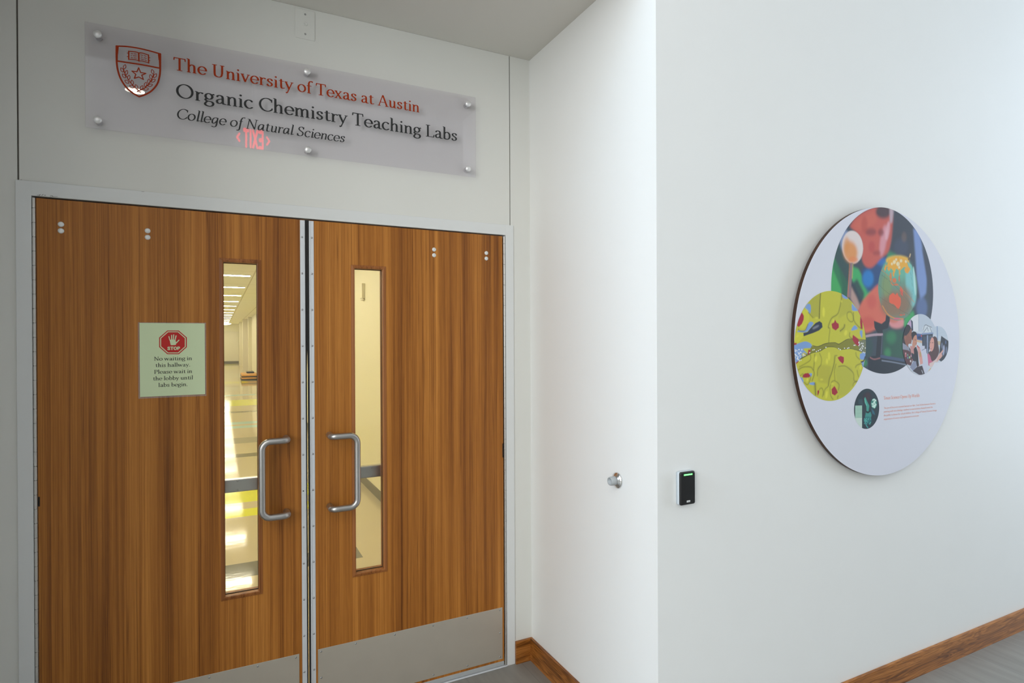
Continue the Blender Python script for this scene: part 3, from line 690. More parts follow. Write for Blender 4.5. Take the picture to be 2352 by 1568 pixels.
def ring(sc): return [(ccx+(x-ccx)*sc, ccy+(y-ccy)*sc) for x, y in octo]
em = poly_mesh('stop_emblem', m_red, nt, [NP(*p) for p in octo[::-1]], NY); em['label'] = 'red octagonal stop emblem'
V = [NP(*p) for p in ring(.925)]+[NP(*p) for p in ring(.855)]
flat_mesh('emblem_border', m_green_paper, em, V, [[(i+1) % 8, i, 8+i, 8+(i+1) % 8] for i in range(8)], NY-.0003)['label'] = 'pale line border'
hs = [((714, 506), (698, 447), 7.5), ((741, 506), (743, 426), 8.5), ((769, 500), (777, 419), 9), ((798, 504), (816, 435), 9.5), ((818, 552), (862, 506), 9.5),
      ((728, 512), (740, 574), 15), ((758, 512), (764, 572), 18), ((792, 514), (796, 568), 18), ((742, 574), (800, 571), 16), ((806, 545), (820, 548), 12)]
_u = NP(766, 500)[0]-NP(765, 500)[0]
v, fcs = field_mesh([(NP(*p_), NP(*q_), r_*_u, r_*_u, 0) for p_, q_, r_ in hs], -.21, -.14, 1.60, 1.67, .0005)
flat_mesh('raised_hand', m_green_paper, em, v, fcs, NY-.0003)['label'] = 'pale open hand symbol'
a, b = NP(676, 668), NP(880, 668); text_mesh('lettering', m_green_paper, em, 'STOP', SANS, a, b[0], NP(765, 612)[1]-a[1], NY-.0003, .03, weight=1.12)['label'] = 'pale word STOP'
for s, xa, xb, ya in (('No waiting in', 455, 1074, 842), ('this hallway.', 480, 1048, 947), ('Please wait in', 455, 1078, 1058), ('the lobby until', 440, 1092, 1166), ('labs begin.', 528, 1005, 1273)):
    a, b = NP(xa, ya), NP(xb, ya-2-(xb-xa)*.012)
    text_mesh('lettering', m_ink, nt, s, G, a, b[0], .0152, NY, .03, weight=.95)['label'] = 'black serif line of lettering'

# acrylic wall sign on six standoffs
sg = empty('wall_sign', (.337, D, 2.42), 'wide clear acrylic sign with orange shield crest above the doors', 'sign')
SF, SB = D-.030, D-.022
ac = MB(); ac.box(-.4387, 1.1120, SF, SB, 2.4215, 2.8075, .0008, 1); ac.build('acrylic_panel', m_acrylic, sg)
LY = SF-.0004; _k = LY/(D-.022)          # print on the front of the acrylic
def SP(x, z): return (x*_k, ZC+(z-ZC)*_k)
text_mesh('lettering', m_orange, sg, 'The University of Texas at Austin', G, SP(-.1570, 2.6897), .8313*_k, .0500, LY, .020)['label'] = 'burnt orange serif lettering'
text_mesh('lettering', m_charc, sg, 'Organic Chemistry Teaching Labs', G, SP(-.1495, 2.5842), 1.0178*_k, .0555, LY, .020)['label'] = 'large charcoal serif lettering'
text_mesh('lettering', m_charc, sg, 'College of Natural Sciences', ITAL, SP(-.1500, 2.5015), .4900*_k, .0415, LY, .022, slant=.17, weight=.93)['label'] = 'charcoal italic lettering'
CP = lambda x, y: atY(220+x/9.8, 80+y/9.8, LY)
def strokes_px(lst):
    out = []
    for kind, r, pts in lst:
        if kind == 'leaf':
            cx, cy, ang, mj, mn = pts; P = []
            for i in range(25):
                t = 2*math.pi*i/24; c_, s_ = math.cos(t), math.sin(t); yy = mn*s_*(1-.55*abs(c_)**2.2)
                P.append((cx+mj*c_*math.cos(ang)-yy*math.sin(ang), cy+mj*c_*math.sin(ang)+yy*math.cos(ang)))
        else: P = catmull(pts, 8) if kind == 'c' else pts
        Q = [CP(*p) for p in P]
        out += [(p, q, r, r, 0) for p, q in zip(Q, Q[1:])]
    return out
T1 = .0030
cr = [('c', T1*.9, [(468, 252), (700, 263), (950, 300), (1200, 357), (1448, 428)]), ('c', T1, [(1452, 428), (1452, 600), (1450, 790), (1432, 950), (1380, 1110), (1260, 1255), (1110, 1345), (975, 1390)]),
      ('c', T1, [(975, 1390), (820, 1300), (670, 1160), (560, 985), (500, 810), (473, 640), (466, 440), (466, 252)]),
      ('l', T1*.95, [(480, 588), (950, 658), (1200, 702), (1432, 748)]),
      ('l', T1, [(486, 262), (478, 400), (474, 560)]), ('l', T1*1.05, [(1432, 428), (1440, 560), (1446, 720)]), ('l', T1*.8, [(500, 268), (486, 420)]), ('l', T1*.8, [(1412, 420), (1428, 560)])]
b_ = .0019
cr += [('c', b_, [(742, 368), (850, 378), (930, 392), (966, 408)]), ('l', b_*1.2, [(742, 368), (742, 552)]), ('c', b_*.85, [(742, 552), (850, 556), (930, 570), (970, 588)]), ('l', b_*1.35, [(966, 408), (970, 586)]),
       ('c', b_, [(970, 406), (1040, 408), (1120, 432), (1190, 456)]), ('l', b_*1.2, [(1186, 452), (1190, 632)]), ('c', b_*.85, [(970, 588), (1040, 588), (1120, 608), (1194, 634)])]
for x0_, y0_, x1_, y1_ in ((795, 422, 830, 424), (860, 427, 915, 434), (797, 468, 806, 468), (840, 470, 915, 477), (793, 514, 830, 516), (860, 518, 915, 525), (1010, 450, 1060, 462), (1090, 469, 1135, 483), (1015, 496, 1050, 504), (1085, 514, 1140, 531), (1015, 540, 1075, 557), (1102, 564, 1140, 578),
                          (707, 410, 738, 414), (707, 489, 738, 492), (1190, 506, 1220, 514), (1190, 572, 1220, 580)):
    cr.append(('l', .0013, [(x0_, y0_), (x1_, y1_)]))
star = [(966, 740), (1010, 848), (1128, 867), (1035, 908), (1072, 1005), (968, 948), (868, 978), (902, 888), (812, 815), (925, 832), (966, 740)]
cr.append(('l', .0019, star))
lf = .0012
cr += [('c', lf*1.2, [(632, 790), (655, 870), (705, 960), (770, 1060), (850, 1150), (970, 1262), (1010, 1290)]), ('c', lf*1.2, [(1300, 890), (1272, 970), (1222, 1065), (1150, 1150), (1062, 1220), (970, 1255), (930, 1280)])]
for cx, cy, an in ((648, 722, -70), (592, 790, 62), (690, 850, -72), (635, 925, 52), (742, 960, -78), (700, 1055, 38), (820, 1072, -100), (812, 1165, 25), (915, 1170, -115)): cr.append(('leaf', lf, (cx, cy, R_(an), 54, 29)))
for cx, cy, an in ((1280, 832, 72), (1335, 920, -55), (1240, 945, 75), (1295, 1032, -35), (1192, 1045, -80), (1225, 1135, -18), (1120, 1118, -72), (1132, 1218, -5), (1030, 1190, -58)): cr.append(('leaf', lf, (cx, cy, R_(an), 54, 29)))
sg_ = strokes_px(cr)
v, fcs = field_mesh(sg_, -.37, -.18, 2.54, 2.76, .00055)
flat_mesh('crest', m_orange, sg, v, fcs, LY)['label'] = 'burnt orange shield crest with book, star and laurel'
s0 = None
for x, z in ((-.3990, 2.7660), (.3355, 2.7750), (1.0700, 2.7665), (-.4000, 2.4515), (.3370, 2.4450), (1.0690, 2.4560)):
    if s0 is None:
        q = MB(); q.lathe([(0, 0), (.0105, 0), (.0105, .0215), (.0112, .022), (.0112, .022), (.006, .022)], (0, 0, 0), (0, -1, 0), 28); s0 = q.build('standoff', m_cap); s0.location = (x, D, z); attach(s0, sg)
        q = MB(); q.lathe([(.0065, .030), (.0130, .0300), (.0136, .0308), (.0136, .0400), (.0128, .0415), (.0062, .0440), (0, .0452)], (0, 0, 0), (0, -1, 0), 32); c0 = q.build('standoff_cap', m_cap); c0.location = (x, D, z); attach(c0, s0)
        o0 = (x, z)
    else:
        s1 = copy_part(s0, sg, (x-o0[0], 0, z-o0[1])); copy_part(c0, s1, (0, 0, 0))

# blank cover plate under the recess ceiling
cpz = empty('cover_plate', (.3325, D, 2.926), 'white blank cover plate with three screws below the recess ceiling', 'wall plate')
q = MB(); q.box(.2925, .3725, D-.0045, D, 2.9260, 3.0520, .0022, 2); q.build('plate', m_wall_shade, cpz)
for z, r in ((3.0305, .0042), (2.9472, .0042)):
    q = MB(); q.lathe([(r, 0), (r, .0004), (r*.5, .0002), (0, .0002)], (.3328, D-.0045, z), (0, -1, 0), 16); q.build('screw', m_screw, cpz)
q = MB(); q.lathe([(.0082, 0), (.0078, .0022), (.0066, .0030), (.004, .0030), (.0035, .0022), (0, .0022)], (.3340, D-.0045, 2.9905), (0, -1, 0), 20); q.build('center_plug', m_wall_shade, cpz)

# wall door stop on the reveal
dy, dz = 1.9175, 1.0705
ds = empty('door_stop', (XS, dy, dz), 'round chrome door stop with grey rubber bumper on recess side wall', 'door stop')
q = MB(); q.lathe([(0, 0), (.0325, 0), (.0328, .0025), (.0305, .006), (.0255, .0095), (.0215, .0115), (.0195, .0140), (.0180, .0140)], (XS, dy, dz), (-1, 0, 0), 40); q.build('flange', m_chrome, ds)['label'] = 'polished chrome flange'
q = MB(); q.lathe([(0, .006), (.0185, .006), (.0180, .020), (.0172, .034), (.0160, .0385), (.0132, .0390), (.0120, .0375), (.0110, .0320), (0, .0310)], (XS, dy, dz), (-1, 0, 0), 40); q.build('bumper', m_rubber, ds)['label'] = 'grey rubber bumper with hollow centre'

# card reader on the lobby wall
rx0, rx1, rz0, rz1 = 1.5110, 1.5835, 1.0215, 1.1450
rd = empty('card_reader', ((rx0+rx1)/2, YR, rz0), 'black card reader with lit green bar right of the recess corner', 'card reader')
def rounded(x0, x1, z0, z1, r, n=6):
    P = []
    for cx, cz, a0 in ((x1-r, z0+r, -90), (x1-r, z1-r, 0), (x0+r, z1-r, 90), (x0+r, z0+r, 180)):
        P += [(cx+r*math.cos(R_(a0+90*i/n)), cz+r*math.sin(R_(a0+90*i/n))) for i in range(n+1)]
    return P
def stack(lay, mat, name, parent):
    m = MB(); n = len(lay[0][0]); vs = [[m.bm.verts.new((x, y, z)) for x, z in P] for P, y in lay]
    m.bm.faces.new(vs[0]); m.bm.faces.new(vs[-1][::-1])
    for a_, b_2 in zip(vs, vs[1:]):
        for i in range(n): f_ = m.bm.faces.new([a_[i], a_[(i+1) % n], b_2[(i+1) % n], b_2[i]]); f_.smooth = True
    return m.build(name, mat, parent)
RR = lambda e, r: rounded(rx0+e, rx1-e, rz0+e, rz1-e, r)
stack([(RR(0, .007), YR), (RR(0, .007), YR-.016)], m_greyplas, 'housing', rd)['label'] = 'pale grey back housing'
stack([(RR(.0004, .007), YR-.016), (RR(.0004, .007), YR-.0200), (RR(.0022, .006), YR-.0228), (RR(.005, .005), YR-.0240)], m_black, 'cover', rd)['label'] = 'glossy black front cover'
q = MB(); q.box(rx0+.016, rx1-.016, YR-.0248, YR-.0236, rz1-.0135, rz1-.0085, .0004, 1); q.build('light_bar', m_led, rd)['label'] = 'lit green light bar'
q = MB(); q.box(1.5400, 1.5565, YR-.0244, YR-.0236, 1.0315, 1.0385, .0002, 1); bd = q.build('badge', m_whiteplas, rd); bd['label'] = 'small white badge'
text_mesh('lettering', m_greyplas, bd, 'HID', SANS, (1.5425, 1.0329), 1.5545, .0044, YR-.0247, .05)

# ================================================================== THE ROUND PRINTED PANEL
PX, PZ, PR = 2.7225, 1.6195, .6096
YF = YR-.0340
pn = empty('wall_poster', (PX, YR, PZ-PR), 'large round white printed poster with overlapping circular pictures on lobby wall', 'poster')
q = MB(); q.lathe([(0, 0), (PR-.0006, 0), (PR, .0006), (PR, .0164), (PR-.0006, .0168), (0, .0168)], (PX, YR-.0170, PZ), (0, -1, 0), 180, smooth=False); q.build('backing_disc', m_edge, pn)['label'] = 'dark brown disc edge'
q = MB(); q.lathe([(0, 0), (PR-.0002, 0), (PR-.0004, .0006), (0, .0006)], (PX, YR-.0336, PZ), (0, -1, 0), 180, smooth=False); q.build('print_face', m_print, pn)['label'] = 'matt white printed face'
q = MB(); q.lathe([(0, 0), (.02, 0), (.02, .018), (0, .018)], (PX-.3, YR, PZ+.3), (0, -1, 0), 20); sp0 = q.build('wall_spacer', m_dark, pn)
for dx_, dz_ in ((.6, 0), (0, -.6), (.6, -.6)): copy_part(sp0, pn, (dx_, 0, dz_))

m_photo, N_, L_, b__ = new_mat('printed_picture')
at_ = N_.new('ShaderNodeAttribute'); at_.attribute_name = 'ink'; L_.new(at_.outputs['Color'], b__.inputs['Base Color']); b__.inputs['Roughness'].default_value = .5; b__.inputs['Specular IOR Level'].default_value = .15

def boxblur(a, k, ax):
    if k < 1: return a
    pad = [(0, 0)]*a.ndim; pad[ax] = (k+1, k); c = np.cumsum(np.pad(a, pad, mode='edge'), axis=ax)
    n = a.shape[ax]; sl = lambda s, e: tuple(slice(s, e) if i == ax else slice(None) for i in range(a.ndim))
    return (c[sl(2*k+1, 2*k+1+n)]-c[sl(0, n)])/(2*k+1)
class Canvas:
    """a printed picture, laid out in metres on the panel face"""
    def __init__(s, x0, x1, z0, z1, base, res=.0009):
        s.x0, s.z0, s.h = x0, z0, res; s.nx = int((x1-x0)/res)+2; s.nz = int((z1-z0)/res)+2
        s.a = np.empty((s.nz, s.nx, 3)); s.a[:] = srgb(*base); s.map = None
    def P(s, pts): return [atY(*s.map(x, y), YF) for x, y in pts]
    def poly(s, pts, rgb, blur=0., alpha=1., smooth=False):
        if smooth: pts = catmull(list(pts)+[pts[0]], 6)
        s.fill(s.P(pts), rgb, blur, alpha)
    def fill(s, Q, rgb, blur, alpha):
        Q = np.array(Q); m = blur*2.5+2*s.h
        i0 = max(0, int((Q[:, 0].min()-m-s.x0)/s.h)); i1 = min(s.nx, int((Q[:, 0].max()+m-s.x0)/s.h)+2)
        j0 = max(0, int((Q[:, 1].min()-m-s.z0)/s.h)); j1 = min(s.nz, int((Q[:, 1].max()+m-s.z0)/s.h)+2)
        if i1 <= i0 or j1 <= j0: return
        X = s.x0+s.h*np.arange(i0, i1)[None, :]; Z = s.z0+s.h*np.arange(j0, j1)[:, None]
        M = np.zeros((j1-j0, i1-i0), bool)
        for (xa, za), (xb, zb) in zip(Q, np.roll(Q, -1, 0)):
            if za == zb: continue
            c = (za > Z) != (zb > Z); xi = xa+(Z-za)*(xb-xa)/(zb-za); M ^= c & (X < xi)
        M = M.astype(float); k = int(round(blur/s.h/1.6))
        for _ in range(2 if k > 0 else 0):
            M = boxblur(boxblur(M, k, 0), k, 1)
        M = (M*alpha)[..., None]
        s.a[j0:j1, i0:i1] = s.a[j0:j1, i0:i1]*(1-M)+np.array(srgb(*rgb))*M
    def ell(s, cx, cy, rx, ry, rgb, blur=0., alpha=1., rot=0.):
        c, n = math.cos(R_(rot)), math.sin(R_(rot)); pts = []
        for i in range(40):
            t = 2*math.pi*i/40; x, y = rx*math.cos(t), ry*math.sin(t); pts.append((cx+c*x-n*y, cy+n*x+c*y))
        s.poly(pts, rgb, blur, alpha)
    def line(s, pts, w, rgb, blur=0., alpha=1., smooth=True):
        Q = np.array(s.P(catmull(pts, 6) if smooth and len(pts) > 2 else pts)); T = np.gradient(Q, axis=0); T /= np.maximum(1e-9, np.hypot(T[:, 0], T[:, 1]))[:, None]
        Nn = np.stack([-T[:, 1], T[:, 0]], 1)*w/2; s.fill(np.concatenate([Q+Nn, (Q-Nn)[::-1]]), rgb, blur, alpha)
    def disc(s, name, label, cx, cz, r, y, ring=.0024, cut=None):
        nr = max(12, int(r/ring)); nt_ = max(48, int(2*math.pi*r/(ring*1.15)))
        th = 2*np.pi*np.arange(nt_)/nt_; rr = r*np.arange(1, nr+1)/nr
        xs = np.concatenate([[cx], (cx+rr[:, None]*np.cos(th)).ravel()]); zs = np.concatenate([[cz], (cz+rr[:, None]*np.sin(th)).ravel()])
        F = [[0, 1+i, 1+(i+1) % nt_] for i in range(nt_)]
        for k in range(nr-1):
            a, b = 1+k*nt_, 1+(k+1)*nt_
            F += [[a+i, b+i, b+(i+1) % nt_, a+(i+1) % nt_] for i in range(nt_)]
        if cut:   # leave out what lies under the joined picture
            ins = np.hypot(xs-cut[0], zs-cut[1]) < cut[2]-.0005; F = [f for f in F if not all(ins[q_] for q_ in f)]
        me = bpy.data.meshes.new(name); me.from_pydata(np.stack([xs, np.full_like(xs, y), zs], 1).tolist(), [], F); me.materials.append(m_photo)
        fx = np.clip((xs-s.x0)/s.h, 0, s.nx-1.001); fz = np.clip((zs-s.z0)/s.h, 0, s.nz-1.001); i, j = fx.astype(int), fz.astype(int); u, v = (fx-i)[:, None], (fz-j)[:, None]
        c = (s.a[j, i]*(1-u)+s.a[j, i+1]*u)*(1-v)+(s.a[j+1, i]*(1-u)+s.a[j+1, i+1]*u)*v
        ca = me.color_attributes.new('ink', 'FLOAT_COLOR', 'POINT')
        ca.data.foreach_set('color', np.concatenate([np.minimum(c*1.0, .95), np.ones((len(c), 1))], 1).astype(np.float32).ravel())
        o = bpy.data.objects.new(name, me); COL.objects.link(o); attach(o, pn); o['label'] = label
        return o
mA = lambda x, y: (1800+x/3.564, 460+y/3.564)
mB = lambda x, y: (1810+x/5.225, 640+y/5.225)
mC = lambda x, y: (2060+x/9.22, 700+y/9.22)
mD = lambda x, y: (1800+x/5.6, 860+y/5.6)
def circ(mp, l, r, t, b):
    xl = atY(*mp(*l), YF)[0]; xr = atY(*mp(*r), YF)[0]; zt = atY(*mp(*t), YF)[1]; zb = atY(*mp(*b), YF)[1]
    return (xl+xr)/2, (zt+zb)/2, ((xr-xl)+(zt-zb))/4
# --- large picture: a person holding a globe, out of focus
cx, cz, cr_ = circ(mA, (387, 690), (1223, 720), (800, 57), (822, 1417))
k = Canvas(cx-cr_, cx+cr_, cz-cr_, cz+cr_, (66, 76, 88)); k.map = mA; mm = .001
k.poly([(380, 700), (380, 480), (470, 330), (560, 420), (560, 800), (380, 800)], (60, 84, 84), 8*mm)
k.poly([(380, 620), (400, 450), (450, 560), (480, 700), (470, 790), (380, 790)], (70, 172, 96), 9*mm)
k.poly([(385, 520), (420, 480), (540, 700), (540, 800), (500, 800)], (44, 110, 80), 9*mm, .8)
k.ell(500, 330, 40, 90, (150, 165, 205), 12*mm, .9)
k.poly([(555, 540), (610, 560), (720, 760), (720, 840), (660, 860), (555, 640)], (66, 176, 104), 9*mm)
k.poly([(600, 640), (660, 760), (640, 900), (560, 820), (545, 700)], (50, 66, 78), 10*mm, .9)
k.poly([(550, 700), (600, 800), (630, 880), (600, 920), (545, 800)], (196, 160, 150), 9*mm, .9)
k.poly([(640, 560), (760, 520), (850, 450), (880, 520), (800, 700), (690, 760), (640, 660)], (44, 78, 128), 14*mm)
k.ell(690, 640, 46, 70, (38, 126, 200), 12*mm); k.ell(800, 500, 40, 34, (52, 110, 190), 12*mm, .9)
k.poly([(850, 420), (930, 420), (900, 520), (840, 520)], (60, 150, 100), 12*mm, .8)
k.poly([(540, 215), (590, 140), (690, 75), (760, 57), (880, 60), (895, 230), (860, 410), (800, 470), (755, 520), (715, 552), (670, 540), (640, 480), (640, 350), (600, 270)], (206, 96, 84), 9*mm, 1, True)
k.poly([(560, 210), (640, 130), (740, 90), (770, 170), (680, 240), (600, 250)], (214, 106, 88), 14*mm, .8)
k.ell(815, 330, 26, 130, (226, 160, 172), 11*mm, .85, 8); k.ell(850, 250, 16, 80, (236, 186, 200), 9*mm, .7, 8)
k.ell(712, 258, 46, 30, (140, 62, 66), 11*mm, .8); k.ell(795, 262, 24, 30, (138, 60, 66), 10*mm, .8); k.ell(660, 200, 26, 70, (188, 78, 66), 12*mm, .6)
k.ell(760, 430, 34, 18, (150, 58, 62), 10*mm, .6); k.ell(720, 380, 26, 46, (190, 70, 70), 10*mm, .6)
k.ell(815, 92, 62, 56, (84, 62, 68), 12*mm)
k.poly([(865, 60), (905, 75), (890, 180), (868, 190)], (196, 178, 190), 8*mm, .9)
k.poly([(905, 60), (1010, 140), (1060, 240), (1060, 520), (960, 460), (880, 420), (890, 220)], (62, 66, 78), 14*mm, .95)
k.ell(960, 380, 60, 70, (72, 80, 104), 16*mm, .7); k.ell(985, 300, 20, 40, (128, 104, 96), 10*mm, .5)
k.poly([(1060, 230), (1110, 250), (1140, 420), (1175, 620), (1165, 760), (1120, 820), (1090, 640), (1075, 420)], (128, 152, 206), 10*mm)
k.poly([(1130, 380), (1200, 520), (1223, 760), (1205, 980), (1180, 700)], (64, 68, 84), 10*mm)
k.ell(1130, 880, 44, 90, (100, 122, 172), 14*mm, .8)
k.ell(563, 383, 86, 135, (232, 218, 216), 3.5*mm, 1, -4)
k.ell(545, 420, 58, 88, (230, 152, 84), 15*mm, .95, -8); k.ell(515, 360, 24, 60, (226, 150, 80), 12*mm, .7); k.ell(568, 486, 40, 26, (236, 140, 84), 9*mm, .8)
k.poly([(546, 512), (566, 512), (552, 700), (548, 800), (518, 790), (524, 700)], (150, 120, 128), 3.5*mm); k.line([(538, 515), (530, 700), (524, 800)], .004, (206, 122, 70), 2*mm, .9); k.line([(566, 515), (560, 640)], .006, (196, 190, 110), 3*mm, .7)
k.poly([(608, 905), (640, 830), (690, 770), (770, 690), (820, 690), (840, 820), (850, 980), (760, 1050), (670, 1085), (650, 1020)], (222, 112, 92), 8*mm, 1, True)
k.ell(720, 830, 40, 60, (208, 88, 80), 16*mm, .6); k.ell(690, 1000, 60, 50, (206, 84, 76), 14*mm, .6)
k.ell(925, 1000, 64, 50, (226, 150, 152), 8*mm); k.ell(900, 980, 36, 24, (220, 120, 100), 8*mm, .8)
k.poly([(990, 960), (1060, 900), (1075, 960), (1010, 1050), (980, 1020)], (66, 170, 100), 10*mm)
k.poly([(810, 1070), (960, 1060), (1000, 1120), (980, 1300), (810, 1270)], (48, 96, 76), 16*mm, .9)
k.ell(880, 1120, 40, 50, (60, 140, 92), 14*mm, .7); k.ell(850, 1250, 26, 40, (70, 160, 100), 12*mm, .6); k.ell(690, 1200, 40, 90, (58, 84, 82), 14*mm, .8)
k.ell(655, 1330, 30, 30, (60, 140, 90), 8*mm, .9)
# the globe
k.ell(932, 716, 160, 267, (112, 152, 132), 1*mm)
k.ell(930, 560, 118, 90, (110, 186, 160), 20*mm, .9); k.ell(1040, 700, 40, 170, (134, 206, 208), 10*mm, .9, -6)
k.ell(900, 850, 110, 110, (150, 112, 84), 24*mm, .9); k.ell(990, 820, 60, 110, (146, 116, 92), 20*mm, .8); k.ell(840, 700, 40, 90, (140, 158, 96), 14*mm, .7)
k.ell(932, 492, 96, 40, (244, 190, 60), 7*mm)
k.poly([(838, 545), (870, 480), (930, 458), (1000, 480), (1040, 540), (1020, 585), (990, 545), (950, 575), (920, 560), (905, 600), (890, 570), (862, 545)], (240, 176, 52), 1.2*mm, 1, True)
for P_ in ([(845, 560), (860, 530), (875, 560), (862, 580)], [(985, 560), (1010, 545), (1030, 575), (1015, 600), (995, 590)], [(940, 580), (952, 570), (955, 605), (945, 615)], [(890, 590), (902, 580), (905, 620), (895, 625)], [(820, 560), (836, 520), (842, 545), (830, 580)]): k.poly(P_, (238, 168, 56), .8*mm)
k.poly([(1010, 500), (1046, 530), (1060, 575), (1036, 560), (1018, 540)], (120, 200, 186), 2*mm, .9)
for x_, y_, r_ in ((905, 505, 12), (935, 520, 14), (960, 495, 10), (885, 520, 8), (945, 548, 9), (1000, 500, 9), (920, 485, 8)): k.ell(x_, y_, r_, r_*1.3, (248, 232, 190), 3*mm, .9)
k.ell(875, 625, 9, 36, (226, 132, 60), 1*mm, .9); k.ell(905, 655, 16, 20, (228, 118, 66), 1*mm, .95); k.ell(945, 640, 6, 26, (214, 120, 76), 1*mm, .9); k.ell(918, 690, 20, 8, (222, 110, 66), 1*mm, .9); k.ell(885, 680, 6, 22, (214, 130, 70), 1*mm, .9, -30)
k.poly([(955, 700), (975, 730), (975, 785), (960, 770), (950, 730)], (232, 92, 68), 1*mm)
k.poly([(866, 778), (880, 766), (892, 757), (906, 765), (913, 776), (920, 764), (931, 757), (935, 772), (944, 788), (957, 798), (960, 830), (955, 862), (940, 889), (926, 884), (914, 864), (898, 849), (880, 846), (864, 834), (861, 802)], (236, 100, 66), 1*mm)
k.ell(960, 938, 16, 5, (226, 92, 60), 1*mm); k.ell(985, 935, 6, 5, (226, 92, 60), 1*mm)
k.line([(800, 570), (880, 640), (980, 740), (1070, 835)], .003, (204, 134, 70), .5*mm, .8); k.line([(800, 610), (900, 690), (1000, 800), (1050, 880)], .0016, (80, 104, 96), 0, .7)
k.line([(860, 480), (830, 600), (815, 740), (850, 900)], .0016, (90, 110, 100), 0, .6); k.line([(935, 455), (950, 620), (965, 800), (940, 970)], .0016, (84, 104, 94), 0, .6); k.line([(1000, 480), (1040, 600), (1050, 760), (1010, 900)], .0016, (84, 110, 104), 0, .6)
k.line([(785, 790), (860, 840), (960, 900), (1040, 940)], .0016, (96, 84, 66), 0, .6); k.line([(778, 690), (830, 740), (870, 770)], .0016, (84, 100, 76), 0, .6)
k.line([(806, 860), (850, 930), (910, 965), (980, 970)], .006, (236, 150, 70), 2*mm, .8); k.ell(925, 968, 30, 6, (222, 96, 140), 2*mm, .9); k.ell(1070, 660, 8, 120, (196, 236, 232), 3*mm, .8, -4)
k.line([(1020, 490), (1035, 440)], .012, (120, 96, 70), 1*mm); k.line([(1030, 465), (1038, 436)], .006, (222, 200, 160), 1*mm)
k.poly([(738, 985), (800, 1010), (832, 985), (838, 935), (866, 955), (868, 985), (852, 1045), (808, 1060), (812, 1100), (800, 1280), (752, 1290), (768, 1085), (742, 1040)], (46, 48, 56), 1.2*mm)
k.line([(670, 1112), (740, 1100), (812, 1098)], .011, (186, 160, 172), 1.5*mm); k.line([(806, 1100), (797, 1260)], .005, (96, 104, 122), 1.5*mm)
k.poly([(692, 1290), (720, 1275), (790, 1268), (990, 1306), (1020, 1350), (900, 1430), (760, 1430), (690, 1380)], (44, 50, 60), 1.5*mm)
k.line([(790, 1275), (880, 1292), (990, 1310)], .014, (74, 90, 118), 2*mm); k.line([(800, 1310), (900, 1325), (1000, 1345)], .006, (140, 150, 170), 2*mm, .8); k.line([(705, 1285), (740, 1300), (790, 1290)], .006, (180, 120, 120), 2*mm, .7)
k.disc('printed_picture', 'large round picture of a face behind a desk globe', cx, cz, cr_, YF-.0005)
# --- yellow tissue picture
cx, cz, cr_ = circ(mB, (70, 790), (935, 770), (500, 148), (512, 1462))
k = Canvas(cx-cr_, cx+cr_, cz-cr_, cz+cr_, (204, 200, 62), .0007); k.map = mB
LB_ = (132, 166, 220); RD = (172, 42, 58); OL = (120, 116, 44); DK = (66, 66, 44); HI = (228, 222, 74)
k.poly([(240, 300), (290, 230), (385, 180), (380, 480), (300, 470), (270, 420)], (184, 180, 66), 5*mm); k.line([(388, 170), (378, 330), (372, 480)], .006, OL, 2.5*mm)
k.poly([(620, 190), (760, 270), (770, 390), (700, 420), (600, 480), (640, 280)], (190, 186, 62), 7*mm)
k.poly([(560, 1060), (760, 1060), (800, 1240), (700, 1400), (600, 1400)], (192, 190, 66), 8*mm); k.poly([(350, 1060), (420, 1030), (520, 1050), (480, 1260), (360, 1240)], (190, 184, 62), 7*mm)
for P_ in ([(640, 182), (715, 215), (712, 238), (690, 242), (655, 225)], [(765, 295), (830, 370), (835, 384), (775, 384), (762, 350)], [(200, 345), (235, 300), (268, 315), (272, 380), (258, 420), (235, 400)], [(205, 620), (240, 540), (270, 515), (302, 535), (260, 600), (215, 640), (120, 640), (122, 622)],
           [(60, 800), (110, 780), (200, 752), (260, 770), (284, 800), (270, 830), (180, 840), (230, 900), (200, 920), (150, 960), (90, 1010), (60, 940)], [(765, 590), (800, 558), (832, 600), (760, 622)], [(862, 620), (890, 625), (885, 710), (860, 660)],
           [(860, 900), (935, 880), (930, 960), (865, 965)], [(800, 770), (935, 740), (935, 900), (860, 860), (840, 800)], [(250, 1135), (285, 1135), (275, 1175), (250, 1160)], [(145, 1180), (170, 1190), (185, 1240), (150, 1240)], [(250, 1250), (312, 1240), (315, 1275), (262, 1268)], [(880, 1000), (910, 990), (900, 1060), (885, 1040)]):
    k.poly(P_, LB_, .8*mm, 1, True)
k.poly([(90, 650), (140, 640), (185, 660), (180, 700), (110, 770), (70, 760)], (216, 212, 66), 1.5*mm, 1, True)
k.ell(190, 480, 60, 120, (214, 210, 64), 4*mm, 1, 10); k.ell(190, 910, 30, 24, (200, 190, 60), 3*mm)
k.poly([(280, 805), (350, 812), (450, 775), (560, 765), (610, 780), (700, 730), (780, 722), (850, 735), (935, 735), (935, 890), (860, 870), (760, 840), (640, 850), (560, 820), (470, 820), (380, 875), (290, 890), (200, 940), (130, 975), (160, 940), (250, 880)], (122, 120, 44), 1*mm, .85)
k.line([(290, 800), (360, 812), (450, 776), (560, 766), (610, 782), (700, 730), (780, 722), (935, 735)], .0022, DK, .5*mm); k.line([(130, 975), (230, 920), (300, 885), (380, 868), (470, 820), (560, 822), (620, 850), (740, 838), (860, 870), (935, 900)], .0018, DK, .4*mm, .9)
